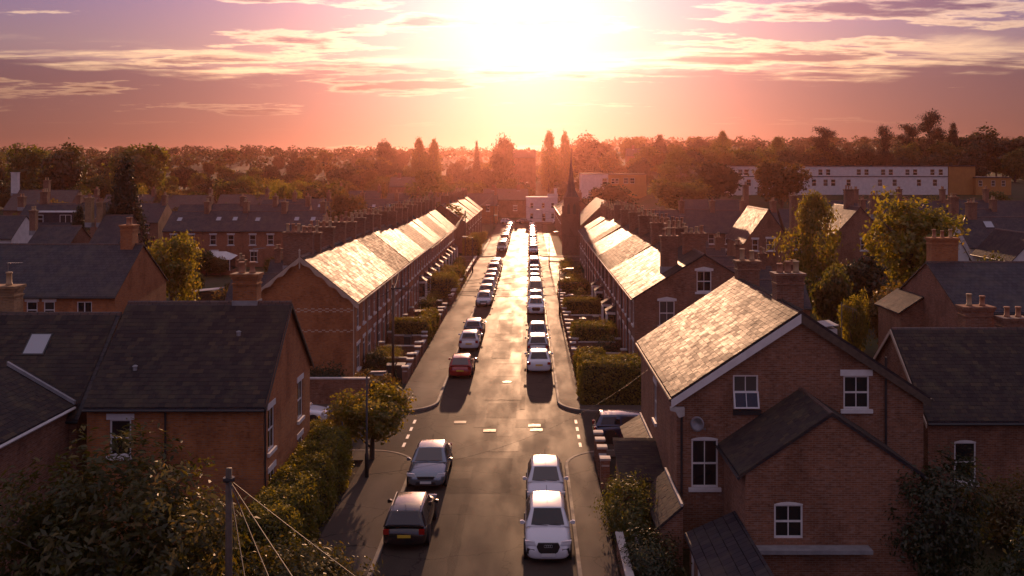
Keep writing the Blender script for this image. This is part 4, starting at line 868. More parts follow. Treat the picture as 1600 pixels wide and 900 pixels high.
def setmat(o, m):
    o.material_slots[0].link = 'OBJECT'; o.material_slots[0].material = m
CARN = [0]
def car(kind, colour, x, y, away, label, group=None, rz=None, detail=2, rails=False, rings=False, paper=False):
    """x, y: centre on the road; away = tail to the camera"""
    P = car_parts(kind); L, Wd, Ht, zh, zb, a0, a1, a2, a3, zt = SPEC[kind]; m = PAINTS[colour]
    e = empty('parked_car', (x, y, .006), label, 'car', group, (R(180) if away else 0) if rz is None else rz)
    setmat(link('body', P['body'], e), m); c = link('cabin', P['cabin'], e); setmat(c, m)
    link('windscreen', P['windscreen'], c); link('rear_window', P['rear_window'], c)
    for s in P['sides']: link('side_window', s, c)
    w = Wd/2; wr = P['wr']
    for sx in (-1, 1):
        for yy in (-L*.31, L*.295):
            q = link('wheel', P['tyre'], e, (sx*(w-.115), yy, wr)); link('rim', P['rim'], q); link('wheel_arch', P['arch'], q, (sx*.09, 0, .02))
        hl = link('headlight', P['headlight'], e, (sx*(w-.25), -L/2+.085, .70*zh/.86)); hl.scale = (sx, 1, 1)
        link('taillight', P['taillight'], e, (sx*(w-.20), L/2-.035, zt-.16 if kind != 'saloon' else .82))
        mr = link('mirror', P['mirror'], e, (sx*(w-.03), -L/2+a0*L+.32, zb+.02)); mr.scale = (sx, 1, 1); setmat(mr, m)
    link('grille', P['grille'], e, (0, -L/2-.005, .56*zh/.86))
    link('number_plate', P['plate'], e, (0, -L/2-.02, .42)); link('number_plate', P['platey'], e, (0, L/2+.01, .62 if kind != 'saloon' else .70))
    if detail > 1: link('wipers', P['wiper'], e); link('aerial', P['aerial'], e)
    if rails:
        for sx in (-1, 1): MB().tube([(sx*w*.66, -L/2+a1*L+.1, Ht-.0), (sx*w*.66, -L/2+a1*L+.25, Ht+.06), (sx*w*.64, -L/2+a2*L-.3, Ht+.06), (sx*w*.64, -L/2+a2*L-.1, Ht-.02)], .02).build('roof_rail', GREYM, e)
    if rings:
        b = MB()
        for i in range(4): b.tube([((i-1.5)*.075+.05*math.cos(t*math.pi/8), -L/2-.02, .75+.05*math.sin(t*math.pi/8)) for t in range(17)], .007, 4, cap=False)
        b.build('ring_badge', ALLOY, e)
    if paper:
        for px in (-.1, .22): MB().box(px-.07, px+.07, -.002, .002, -.05, .05).build('paper', PAPER, e, (px*.5, -L/2+a0*L+.28, zb+.14)).rotation_euler = (R(-55), 0, 0)
    return e
CL, CR_ = -4.85, .78
car('saloon', 'steel', CL+.02, 44.7+2.39, False, 'grey saloon car nose to the camera on the left kerb near the hedge')
car('estate', 'black', CL-.06, 37.6+2.28, True, 'black estate car tail to the camera on the left kerb', rails=True)
car('suv', 'white', .72, 36.3+2.2, False, 'white car with black hexagonal grille nearest the camera on the right kerb', rings=True, paper=True)
car('hatch', 'white', .74, 42.1+2.05, False, 'white car parked just behind the hexagonal grille car on the right', paper=True)
car('saloon', 'silver', .80, 30.9, True, 'silver car roof cut off by the bottom edge of the picture')
car('hatch', 'red', CL-.1, 68.6+2.0, True, 'red hatchback on the left kerb just past the junction')
car('hatch', 'white', CL-.15, 79.2+2.0, True, 'white hatchback parked in front of the red one on the left', )
car('estate', 'steel', CL-.15, 85.0+2.3, True, 'dark roofed car beyond the white hatchback on the left kerb')
car('saloon', 'white', .72, 70.3+2.3, True, 'white saloon on the right kerb just past the junction, casting a long shadow')
car('suv', 'silver', .70, 76.5+2.2, True, 'silver car in front of the white saloon on the right kerb')
car('hatch', 'grey', .74, 82.6+2, False, 'grey hatchback third past the junction on the right kerb')
car('suv', 'white', .70, 98.5+2.2, False, 'tall white car alone in the gap on the right kerb')
car('hatch', 'white', -11.9-2.0, 56.9, False, 'white car nosing out from behind the left brick house', rz=R(90))
car('estate', 'blue', 3.55+2.27, 53.4, False, 'dark blue estate car in the side street on the right', rz=R(90))
kinds = ['hatch', 'saloon', 'suv', 'hatch', 'estate', 'hatch', 'van', 'suv']; cols = ['silver', 'dark', 'white', 'blue', 'steel', 'black', 'silver', 'white', 'red', 'grey', 'green', 'beige', 'maroon']
rnd = random.Random(3)
yy = 104.5
for i in range(8):
    k_ = rnd.choice(kinds); L_ = SPEC[k_][0]; car(k_, 'silver' if i == 0 else rnd.choice(cols), CL-.15, yy+L_/2, rnd.random() < .5, '%s parked car of the middle group on the left kerb, counted from the camera' % ORD[i], 'cars in the middle left group', detail=1); yy += L_+rnd.uniform(.7, 2.6)
yy = 174
for i in range(12):
    k_ = rnd.choice(kinds); L_ = SPEC[k_][0]; car(k_, rnd.choice(cols), CL-.15, yy+L_/2, rnd.random() < .5, '%s parked car of the far group on the left kerb, counted from the camera' % ORD[i], 'cars in the far left group', detail=1); yy += L_+rnd.uniform(.7, 3.0)
yy = 105
for i in range(8):
    k_ = rnd.choice(kinds); L_ = SPEC[k_][0]; car(k_, rnd.choice(cols), .74, yy+L_/2, rnd.random() < .5, '%s parked car of the middle group on the right kerb, counted from the camera' % ORD[i], 'cars in the middle right group', detail=1); yy += L_+rnd.uniform(.7, 2.6)
yy = 170
for i in range(13):
    k_ = rnd.choice(kinds); L_ = SPEC[k_][0]; car(k_, rnd.choice(cols), .74, yy+L_/2, rnd.random() < .5, '%s parked car of the far group on the right kerb, counted from the camera' % ORD[i], 'cars in the far right group', detail=1); yy += L_+rnd.uniform(.7, 2.6)
for i, x in enumerate((-6, -1.2, 8.5)): car(kinds[i], cols[i], x, 265+.9*i, False, '%s car from the left standing at the far end of the street' % ORD[i], 'cars at the street end', rz=R(90), detail=1)

# ------------------------------------------------------------------ plants
def leaf_mesh(name, pts, nrm, size, mats, midx=None, asp=.55, extra=None):
    """one folded leaf (two quads would be wasteful: one rhombus) at each point"""
    n = len(pts); pts = np.asarray(pts, float); nrm = np.asarray(nrm, float); nrm /= np.linalg.norm(nrm, axis=1, keepdims=True)+1e-9
    t = RNG.normal(size=(n, 3)); t -= nrm*(t*nrm).sum(1, keepdims=True); t /= np.linalg.norm(t, axis=1, keepdims=True)+1e-9; s = np.cross(nrm, t)
    sz = (size*RNG.uniform(.6, 1.35, n))[:, None] if np.isscalar(size) else np.asarray(size)[:, None]
    q = np.stack([pts-t*sz*.5, pts+s*sz*asp*.5+nrm*sz*.08, pts+t*sz*.5, pts-s*sz*asp*.5+nrm*sz*.08], 1).reshape(-1, 3)
    f = np.arange(n*4).reshape(n, 4); V, FF, MI = q, f, np.zeros(n, int) if midx is None else midx
    me = bpy.data.meshes.new(name); ex = extra or ([], []); nv0 = len(V)
    ev = np.asarray(ex[0], float).reshape(-1, 3); V = np.concatenate([V, ev]) if len(ev) else V
    ef = [tuple(i+nv0 for i in g) for g in ex[1]]
    me.vertices.add(len(V)); me.vertices.foreach_set('co', V.ravel().astype(np.float32))
    ls = np.concatenate([FF.ravel(), np.array([i for g in ef for i in g], int)]) if ef else FF.ravel()
    tot = np.concatenate([np.full(n, 4), np.array([len(g) for g in ef], int)]) if ef else np.full(n, 4)
    me.loops.add(len(ls)); me.loops.foreach_set('vertex_index', ls.astype(np.int32)); me.polygons.add(len(tot))
    me.polygons.foreach_set('loop_start', np.concatenate([[0], np.cumsum(tot)[:-1]]).astype(np.int32))
    for m in mats: me.materials.append(m)
    mi = np.concatenate([MI, np.full(len(ef), len(mats)-1)]) if ef else MI
    me.polygons.foreach_set('material_index', mi.astype(np.int32)); me.update(calc_edges=True); return me
def crown(kind, seed, leaves=5200, size=.05, mats=(LEAF,)):
    """unit crown: height 1 from z=0 (crown base) to 1, radius about .5"""
    r = np.random.default_rng(seed); cl = []
    if kind == 'round':
        nb = 9; lob = [(0, 0, .52, .36)]+[(.30*math.cos(a)*q, .30*math.sin(a)*q, z, rr) for a, q, z, rr in zip(r.uniform(0, 6.28, nb), r.uniform(.6, 1.1, nb), r.uniform(.22, .80, nb), r.uniform(.16, .27, nb))]
        for x, y, z, rr in lob:
            k_ = int(leaves/22*rr*rr/(sum(l[3]**2 for l in lob))); d = r.normal(size=(max(k_, 3), 3)); d /= np.linalg.norm(d, axis=1, keepdims=True); d *= (r.uniform(.55, 1.0, len(d))**.6)[:, None]*rr
            cl.append(d+np.array([x, y, z]))
    elif kind == 'tall':
        k_ = leaves//22; z = r.uniform(0, 1, k_); rad = .5*(np.sin(np.clip(z*.93+.07, 0, 1)**.75*math.pi)**.7)*r.uniform(.55, 1, k_)*(1+.22*np.sin(z*17+seed)); a = r.uniform(0, 6.28, k_); rad *= 1+.35*np.sin(a*3+z*9+seed); cl.append(np.stack([rad*np.cos(a), rad*np.sin(a), z], 1))
    elif kind == 'cone':
        k_ = leaves//22; z = 1-np.sqrt(r.uniform(0, 1, k_)); tier = .82+.18*np.cos(z*60); rad = .5*(1-z)**.85*tier*r.uniform(.6, 1, k_)+.012; a = r.uniform(0, 6.28, k_); cl.append(np.stack([rad*np.cos(a), rad*np.sin(a), z], 1))
    elif kind == 'pine':
        for i in range(15):
            z = .12+.86*i/14; a = r.uniform(0, 6.28); L_ = .5*(1.05-.62*z)*r.uniform(.55, 1.1); k_ = leaves//22//15; t = r.uniform(.15, 1, k_)
            for s_ in range(1):
                c_ = np.stack([np.cos(a)*L_*t, np.sin(a)*L_*t, z+.07*t], 1)+r.normal(size=(k_, 3))*np.array([.075, .075, .018]); cl.append(c_)
    elif kind == 'wispy':
        for i in range(26):
            a = r.uniform(0, 6.28); z0 = r.uniform(.2, .55); L_ = r.uniform(.3, .5); k_ = leaves//22//26+1; t = r.uniform(.2, 1, k_)**.8
            cl.append(np.stack([np.cos(a)*L_*t, np.sin(a)*L_*t, z0+(.95-z0)*t*r.uniform(.5, 1)-.1*t*t], 1)+r.normal(size=(k_, 3))*.05)
    c = np.concatenate(cl); m = 22; cs = {'cone': .045, 'pine': .05, 'tall': .055, 'round': .058, 'wispy': .05}[kind]
    p = np.repeat(c, m, 0)+r.normal(size=(len(c)*m, 3))*cs*np.array([1, 1, .7]); ctr = np.array([0, 0, .45])
    nn = (p-ctr)*.8+r.normal(size=p.shape)*.40+np.array([0, 0, .25]); return leaf_mesh('crown', p, nn, size, mats)
def trunk_mesh(seed, spread=.26, h=.75):
    r = random.Random(seed); b = MB(); b.tube([(0, 0, -.35), (.01, 0, 0), (.015, .01, .3), (0, .02, h)], [.045, .036, .026, .006], 7)
    for i in range(7):
        a = r.uniform(0, 6.28); z = r.uniform(.02, .45); L_ = spread*r.uniform(.8, 1.4); b.tube([(0.01, 0, z), (L_*.5*math.cos(a), L_*.5*math.sin(a), z+.14), (L_*math.cos(a), L_*math.sin(a), z+.32)], [.016, .010, .003], 5)
    return b.mesh('trunk', BARK, True)
CROWNS = {'green': [crown('round', s, 6500, .075, (LEAF,)) for s in (1, 2, 3)], 'golden': [crown('round', s, 7000, .058, (LEAFG,)) for s in (4, 5)], 'dark': [crown('round', s, 6000, .078, (LEAFD,)) for s in (6, 7, 8)],
          'autumn': [crown('round', 9, 6500, .075, (LEAFO,))], 'tall': [crown('tall', s, 7000, .055, (LEAF,)) for s in (10, 11)], 'tallgold': [crown('tall', 12, 9000, .05, (LEAFG,))], 'cone': [crown('cone', s, 17000, .042, (LEAFC,)) for s in (13, 14)],
          'pine': [crown('pine', s, 7500, .042, (LEAFC,)) for s in (15, 16, 17)], 'wispy': [crown('wispy', 18, 8000, .05, (LEAFG,))]}
TRUNKS = [trunk_mesh(s) for s in range(3)]
STEM = MB().tube([(0, 0, -.35), (0, 0, 0), (0, 0, .72)], [.03, .026, .004], 7).mesh('trunk', BARK, True)
TN = [0]
def tree(kind, x, y, top, width, label, group=None, base=None, cat='tree', name=None, stem=.18):
    """top = world height of the crown's tip"""
    b = gz(x, y) if base is None else base; hh = top-b; TN[0] += 1; i = TN[0]
    e = empty(name or {'cone': 'conifer_tree', 'pine': 'pine_tree', 'tall': 'slender_tree'}.get(kind, 'broadleaf_tree'), (x, y, b), label, cat, group, rz=(i*2.399) % 6.283)
    z0 = hh*stem*.55; ck = hh-z0
    t = link('trunk', STEM if kind in ('cone', 'pine', 'tall', 'tallgold') else TRUNKS[i % 3], e, (0, 0, z0)); t.scale = (ck, ck, ck*(1 if kind not in ('cone', 'pine') else 1.25))
    c = link('crown', CROWNS[kind][i % len(CROWNS[kind])], e, (0, 0, z0)); c.scale = (width, width, ck)
    return e
def ptree(kind, px, pytop, Y, wpx, label, group=None, **kw): return tree(kind, xat(px, Y), Y, zat(pytop, Y), wpx*Y/F, label, group, **kw)
# individual trees
ptree('cone', 195, 244, 130, 88, 'tall dark cypress standing alone on the left'); ptree('cone', 124, 322, 136, 50, 'short dark conifer left of the tall cypress')
ptree('golden', 268, 358, 96, 86, 'golden green tree behind the orange brick house', stem=.3); ptree('golden', 446, 280, 215, 48, 'small golden tree standing by the skylight roofs')
ptree('tallgold', 1270, 308, 112, 84, 'tall ivy-like golden tree left of the bright right hand tree'); ptree('golden', 1425, 298, 108, 138, 'broad bright green tree on the right in front of the white houses')
ptree('autumn', 1222, 250, 225, 78, 'rounded tree in front of the left part of the long pale building'); ptree('dark', 1120, 250, 235, 84, 'dark tree clump left of the long pale building')
ptree('tall', 1060, 238, 300, 60, 'rounded dark tree above the small white building'); ptree('green', 1062, 280, 225, 90, 'broad tree between the spire and the long building')
ptree('dark', 960, 285, 245, 84, 'dark tree below the ochre flat roofed block'); ptree('green', 690, 322, 176, 80, 'ivy covered tree at the corner of the second crossing')
ptree('golden', 745, 360, 185, 34, 'golden shrub tree by the far left pavement'); ptree('tall', 668, 268, 275, 80, 'dark tree at the back of the left roofs near the street end'); ptree('autumn', 545, 300, 190, 50, 'tree behind the chimneys of the left terrace')
ptree('green', 1300, 415, 88, 60, 'dark shrub tree below the tall golden tree', stem=.1); ptree('dark', 1345, 395, 92, 90, 'dark bushy tree below the bright right hand tree', stem=.1)
ptree('golden', 1335, 452, 76, 44, 'bright yellow shrub in the right hand back garden', stem=.05, cat='shrub', name='garden_shrub'); ptree('autumn', 1390, 447, 78, 74, 'brown hedge-like shrub right of the yellow shrub', stem=.05, cat='shrub', name='garden_shrub')
ptree('golden', 1545, 395, 86, 90, 'yellow green shrub behind the right brick house chimney', stem=.05, cat='shrub', name='garden_shrub')
# trees on the skyline
sky = [('round', 605, 219, 470, 30, 'dark', 'umbrella shaped tree alone on the left skyline'), ('tall', 655, 219, 400, 24, 'tall', 'left one of the feathery trees on the skyline'), ('tall', 678, 221, 402, 22, 'tall', 'right one of the feathery trees on the skyline'),
       ('round', 787, 211, 400, 34, 'dark', 'open crowned tree on the skyline left of the sun'), ('cone', 745, 220, 420, 14, 'cone', 'small pointed tree on the skyline left of centre'), ('tall', 858, 209, 410, 26, 'tall', 'left of the paired skyline trees under the sun'), ('tall', 883, 210, 412, 20, 'tall', 'right of the paired skyline trees under the sun'),
       ('round', 930, 213, 420, 60, 'dark', 'broad dark tree on the skyline right of the spire'), ('cone', 1031, 210, 400, 34, 'cone', 'pointed conifer on the skyline right of centre'), ('tall', 1129, 207, 400, 22, 'tall', 'slender tree on the skyline above the small white building'),
       ('pine', 1290, 204, 360, 46, 'pine', 'spreading pine on the skyline above the long building'), ('tall', 1215, 216, 380, 30, 'tall', 'rounded skyline tree left of the spreading pine'), ('pine', 1385, 203, 340, 36, 'pine', 'leaning pine at the left of the tall pine group'),
       ('pine', 1420, 200, 342, 44, 'pine', 'bushy pine second in the tall pine group'), ('pine', 1452, 182, 340, 54, 'pine', 'tallest pine of the skyline with flat layered crown'), ('cone', 1489, 193, 338, 34, 'cone', 'dense conifer right of the tallest pine'),
       ('round', 1525, 201, 335, 62, 'dark', 'round dark crown right of the dense conifer'), ('round', 1580, 213, 330, 80, 'dark', 'dark broad tree at the right edge of the skyline'), ('round', 45, 229, 330, 60, 'green', 'broad tree at the left end of the skyline'), ('round', 92, 228, 300, 60, 'dark', 'dark domed tree near the left end of the skyline'), ('round', 208, 226, 310, 80, 'green', 'big green domed tree behind the cypress')]
for _, px, py, Y, wp, kd, lb in sky: ptree(kd, px, py, Y, wp*1.15, lb, stem=.15)
rt_ = random.Random(11)
def belt(n, px0, px1, Y0, Y1, h0, h1, kinds_, label, group):
    for i in range(n):
        px = px0+(px1-px0)*(i+rt_.random())/n; Y = rt_.uniform(Y0, Y1); h = rt_.uniform(h0, h1); x = xat(px, Y); b = gz(x, Y)
        kd = rt_.choice(kinds_); tree(kd, x, Y, b+h, h*rt_.uniform(.75, 1.1), {'green': 'mid green ', 'dark': 'dark ', 'golden': 'golden green ', 'autumn': 'brownish '}[kd]+label, group, stem=.06)
G3 = ['green', 'dark', 'dark', 'golden', 'autumn', 'green']
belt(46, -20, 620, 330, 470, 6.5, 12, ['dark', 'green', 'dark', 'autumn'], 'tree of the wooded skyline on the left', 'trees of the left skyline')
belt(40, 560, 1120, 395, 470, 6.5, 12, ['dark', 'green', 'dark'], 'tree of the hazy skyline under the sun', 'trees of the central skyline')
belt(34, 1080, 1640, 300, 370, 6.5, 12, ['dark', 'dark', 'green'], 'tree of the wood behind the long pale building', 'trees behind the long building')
belt(40, -10, 520, 232, 310, 6, 11, G3, 'tree of the sunlit belt behind the left houses', 'trees of the left belt')
belt(26, 500, 830, 285, 360, 6, 10, ['dark', 'autumn', 'green'], 'tree of the hazy belt left of the street end', 'trees left of the street end')
belt(24, 880, 1160, 310, 375, 8, 10.5, ['dark', 'autumn', 'green'], 'tree of the hazy belt behind the spire', 'trees behind the spire')
belt(60, -100, 1700, 480, 700, 6, 11, ['dark', 'green'], 'faint tree on the farthest wooded ridge', 'trees of the farthest ridge')
belt(16, 10, 560, 180, 232, 5, 9, ['green', 'golden', 'autumn', 'dark'], 'garden tree among the left hand roofs', 'garden trees on the left')
belt(12, 1100, 1620, 160, 215, 5, 8, ['green', 'golden', 'dark'], 'garden tree among the right hand roofs', 'garden trees on the right')
belt(14, 290, 560, 92, 140, 2, 4.2, ['green', 'autumn', 'dark'], 'shrub in the back gardens of the left terrace', 'shrubs behind the left terrace')
belt(12, 1180, 1520, 84, 118, 2, 4.2, ['green', 'dark', 'autumn'], 'shrub in the back gardens on the right', 'shrubs behind the right terrace')
# far wood
def wood():
    n = 2600; xs = RNG.uniform(-700, 700, n); ys = RNG.uniform(480, 1250, n); pts = []; nn = []; sz = []
    for x, y in zip(xs, ys):
        g = gz(x, y); r_ = RNG.uniform(3.5, 6); d = RNG.normal(size=(34, 3)); d /= np.linalg.norm(d, axis=1, keepdims=True); d[:, 2] = np.abs(d[:, 2])*1.1
        pts.append(d*r_+np.array([x, y, g+2.5])); nn.append(d+RNG.normal(size=d.shape)*.4); sz.append(RNG.uniform(1.2, 2.4, 34))
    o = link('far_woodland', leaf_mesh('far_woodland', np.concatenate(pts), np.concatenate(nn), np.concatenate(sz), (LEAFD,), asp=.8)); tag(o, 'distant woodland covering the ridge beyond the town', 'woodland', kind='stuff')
wood()
# hedges
def hedge(x0, x1, y0, y1, h, label, m=HEDGE, size=.13, dens=240, wob=.16, name='hedge', cat='hedge', group=None, base=0.0, rnd_top=.0):
    w, d = x1-x0, y1-y0; cx, cy = (x0+x1)/2, (y0+y1)/2; e = empty(name, (cx, cy, base), label, cat, group)
    A = [('z', w*d), ('s', w*h), ('n', w*h), ('e', d*h), ('w', d*h)]; P_ = []; Nn = []
    for f, a in A:
        k_ = int(a*dens); u, v_ = RNG.uniform(-.5, .5, k_), RNG.uniform(0, 1, k_); o_ = np.ones(k_)
        p, n_ = {'z': (np.stack([u*w, (v_-.5)*d, o_*h], 1), (0, 0, 1)), 's': (np.stack([u*w, -o_*d/2, v_*h], 1), (0, -1, 0)), 'n': (np.stack([u*w, o_*d/2, v_*h], 1), (0, 1, 0)), 'e': (np.stack([o_*w/2, u*d, v_*h], 1), (1, 0, 0)), 'w': (np.stack([-o_*w/2, u*d, v_*h], 1), (-1, 0, 0))}[f]
        P_.append(p); Nn.append(np.tile(np.array(n_, float), (k_, 1)))
    p = np.concatenate(P_); n_ = np.concatenate(Nn)
    wv = np.sin(p[:, 0]*2.3+cx)*np.sin(p[:, 1]*1.9+cy)+.7*np.sin(p[:, 0]*5.1+1)*np.sin(p[:, 1]*4.3+p[:, 2]*3.7)+.6*np.sin(p[:, 2]*5+p[:, 1]*3+p[:, 0])
    rr = np.clip((p[:, 2]/h-.7)/.3, 0, 1)**2*.14
    p[:, 0] -= np.sign(p[:, 0])*rr*(np.abs(p[:, 0]) > w*.3); p[:, 1] -= np.sign(p[:, 1])*rr*(np.abs(p[:, 1]) > d*.45)
    p = p+n_*(wv*wob*.45+RNG.normal(size=len(p))*wob*.45)[:, None]; p[:, 2] = np.maximum(p[:, 2], .03)
    link('foliage', leaf_mesh('foliage', p, n_+RNG.normal(size=n_.shape)*.65+np.array([0, 0, .3]), size, (m,)), e)
    s = .16; MB().box(-w/2+s, w/2-s, -d/2+s, d/2-s, 0, h-s).build('stems', TWIG, e)
    return e
hedge(-10.6, -8.75, 34.5, 47.2, 2.35, 'long tall hedge along the left pavement beside the brick house', dens=420, size=.12, wob=.2)
hedge(-14.5, -9.9, 47.6, 49.0, 2.1, 'short hedge across the end of the left brick house garden', dens=420, size=.12, wob=.2)
hedge(3.35, 7.4, 60.9, 64.4, 2.6, 'big dark hedge block on the right corner past the junction', dens=300, size=.14, m=HEDGE)
hedge(3.6, 7.2, 78.5, 81.6, 2.1, 'square hedge in the third front garden on the right', dens=220, size=.15)
hedge(3.5, 5.6, 71.0, 72.6, 1.5, 'low hedge in front of the first right terraced house', dens=220, size=.15); hedge(3.5, 4.4, 64.6, 70.6, 1.6, 'hedge along the right pavement before the first terraced house', dens=200, size=.15)
hedge(3.5, 7.2, 96, 98.5, 1.9, 'rounded hedge further up the right front gardens', dens=180, size=.16); hedge(3.5, 7.0, 112, 114, 1.9, 'hedge half way up the right front gardens', dens=160, size=.18)
hedge(-11.9, -8.7, 82.2, 84.4, 2.0, 'dark hedge block across a left front garden', dens=240, size=.15); hedge(-9.7, -8.7, 84.4, 92, 1.7, 'hedge along the left pavement beyond the dark hedge block', dens=200, size=.15)
hedge(-11.8, -8.8, 112, 117.5, 2.3, 'big rounded golden bush in the left front gardens', dens=160, size=.18, wob=.4, m=LEAFG); hedge(-11.6, -8.8, 124, 130, 2.0, 'dark hedge beyond the golden bush on the left', dens=140, size=.2, wob=.3); hedge(-11.4, -8.8, 166.5, 171.5, 3.0, 'tall dark hedge on the left just past the second crossing', dens=120, size=.22, wob=.3)
hedge(-11.6, -8.9, 61.6, 63.6, 1.3, 'low shrubbery at the corner garden of the left terrace', dens=260, size=.14, wob=.4, m=LEAFO); hedge(-16.5, -12.4, 62.4, 64.4, 1.6, 'shrubs under the wavy boarded gable', dens=220, size=.15, wob=.5, m=LEAFD)
hedge(16.4, 27, 62, 63, 1.9, 'flat topped hedge in the garden behind the right foreground gable', dens=160, size=.16)
# corner tree with drooping crown, left
e = tree('wispy', -8.1, 49.4, 4.1, 4.5, 'small weeping tree on the left corner by the lamp post', stem=.02)
# leafy shrubs by hand: foreground tree lower left, shrubs lower right
def leafy(name, label, x, y, base, h, rx, ry, n, size, mats, cat='tree', asp=.45, seed=0, trunk=True, fill=.5):
    r = np.random.default_rng(seed); e = empty(name, (x, y, 0), label, cat); K = max(12, n//26); d = r.normal(size=(K, 3)); d /= np.linalg.norm(d, axis=1, keepdims=True)
    rad = r.uniform(fill, 1.0, K)**.7; lump = 1+.22*np.sin(d[:, 0]*4+seed)*np.sin(d[:, 1]*3+1)+.16*np.sin(d[:, 2]*7+d[:, 0]*5)
    c = d*rad[:, None]*lump[:, None]*np.array([rx, ry, h*.5])+np.array([0, 0, base+h*.5])
    p = np.repeat(c, 26, 0); q = r.normal(size=p.shape)*np.array([.21, .21, .17]); p = p+q; p[:, 2] -= np.linalg.norm(q[:, :2], axis=1)*.35
    nn = (p-np.array([0, 0, base+h*.45]))/np.array([rx, ry, h*.5])+r.normal(size=p.shape)*.6+np.array([0, 0, .5])
    link('crown', leaf_mesh('crown', p, nn, size, mats, asp=asp), e)
    if trunk:
        b = MB().tube([(0, 0, 0), (.05, 0, base), (0, .05, base+h*.7)], [.17, .14, .03], 8)
        rr = random.Random(seed)
        for i in range(12): a = rr.uniform(0, 6.28); b.tube([(0, 0, base+h*.1+i*h*.03), (rx*.4*math.cos(a), ry*.4*math.sin(a), base+h*.4+i*h*.02), (rx*.8*math.cos(a), ry*.8*math.sin(a), base+h*.55+i*h*.025)], [.06, .04, .01], 5)
        b.build('trunk', BARK, e, smooth=True)
    return e
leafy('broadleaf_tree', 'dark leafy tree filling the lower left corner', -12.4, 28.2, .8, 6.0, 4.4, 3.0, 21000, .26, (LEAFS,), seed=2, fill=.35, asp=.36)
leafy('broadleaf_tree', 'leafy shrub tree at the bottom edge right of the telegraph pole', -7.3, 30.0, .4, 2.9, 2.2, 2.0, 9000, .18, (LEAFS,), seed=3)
leafy('garden_shrub', 'sunlit shrub by the garden wall in front of the right gable house', 4.05, 39.3, .05, 2.3, 1.0, 2.2, 9000, .13, (LEAF, LEAFG), 'shrub', seed=4, trunk=False); leafy('garden_shrub', 'dark shrub at the bottom between the pavement and the low lean-to', 4.4, 34.8, .05, 1.7, .9, 1.6, 5000, .13, (LEAFD,), 'shrub', seed=5, trunk=False)
leafy('climbing_shrub', 'dark climbing shrub beside the small brick wing at lower right', 14.6, 34.2, .3, 4.4, 1.7, 1.5, 9000, .17, (LEAFD, LEAFO), 'shrub', seed=6); leafy('broadleaf_tree', 'shadowy tree at the bottom right corner', 17.3, 30.2, .4, 3.6, 2.4, 2.0, 9000, .18, (LEAFD,), seed=7); leafy('garden_shrub', 'golden tipped shrub under the window of the low dark slate house', 19.4, 38.2, .1, 2.6, 1.6, 1.4, 6000, .15, (LEAFO,), 'shrub', seed=8)
leafy('garden_shrub', 'red leaved shrub against the right gable house by the side street', 5.55, 50.3, .05, 1.5, .6, .5, 2200, .11, (leafmat('leaf_red', (.16, .02, .012), (.22, .03, .014), .4),), 'shrub', seed=9, trunk=False); leafy('garden_shrub', 'olive shrub in the first front garden on the left', -10.6, 72.4, .05, 1.7, 1.0, .9, 3600, .13, (LEAFG,), 'shrub', seed=10, trunk=False); leafy('garden_shrub', 'round dark shrub by the first left front door', -11.4, 70.2, .05, 1.9, .7, .7, 3000, .13, (LEAFD,), 'shrub', seed=12, trunk=False)
leafy('garden_shrub', 'round clipped bush in the second right front garden', 6.1, 74.6, .05, 1.9, 1.0, .9, 3600, .13, (LEAFD,), 'shrub', seed=13, trunk=False)
for i in range(8):
    y = 100+6.8*i; leafy('garden_shrub', 'small shrub in the further right front gardens', 5.2+(i % 3)*.6, y, .05, 1.3+.3*(i % 2), 1.0, .9, 1200, .2, (LEAF if i % 2 else LEAFG,), 'shrub', seed=20+i, trunk=False)['group'] = 'shrubs of the right front gardens'
for i in range(9):
    y = 95+7.0*i; leafy('garden_shrub', 'small shrub in the further left front gardens', -10.4-(i % 3)*.4, y, .05, 1.2+.3*(i % 2), .9, .9, 1200, .2, (LEAF if i % 2 else LEAFG,), 'shrub', seed=40+i, trunk=False)['group'] = 'shrubs of the left front gardens'

# ------------------------------------------------------------------ garden walls
def gwall(x0, x1, y0, y1, h, label, m=BRICK3, piers=True, group=None):
    e = empty('garden_wall', ((x0+x1)/2, (y0+y1)/2, 0), label, 'wall', group); e['kind'] = 'thing'; w, d = (x1-x0)/2, (y1-y0)/2
    MB().box(-w, w, -d, d, 0, h).build('wall', m, e); MB().box(-w-.05, w+.05, -d-.05, d+.05, h, h+.08).build('coping', STONEC, e)
    if piers:
        for s in (-1, 1):
            ex, ey = (s*(w-.17), 0) if w > d else (0, s*(d-.17)); p = MB().box(-.2, .2, -.2, .2, 0, h+.28).build('pier', m, e, (ex, ey, 0)); MB().prism([(-.25, -.25, h+.28), (.25, -.25, h+.28), (.25, .25, h+.28), (-.25, .25, h+.28)], (0, 0, .10)).build('cap', STONEC, p)
    return e
gwall(3.42, 3.68, 44.8, 47.0, 1.15, 'garden wall with pale caps beside the blue car, nearer piece'); gwall(3.42, 3.68, 48.0, 49.6, 1.15, 'garden wall with pale caps beside the blue car, further piece'); gwall(3.4, 3.6, 33, 37.4, .8, 'low wall beside the pavement at the bottom right', piers=False)
for i in range(7):
    y = LT[i]; 
    if i: gwall(-12.0, -8.75, y-.1, y+.1, .85, '%s cross wall between the left front gardens, counted from the camera' % ORD[i-1], group='left garden cross walls')
    if i not in (3, 4): gwall(-8.85, -8.62, y+.25, y+3.3, .8, '%s front wall of the left gardens, counted from the camera' % ORD[i if i < 3 else i-2], group='left garden front walls')
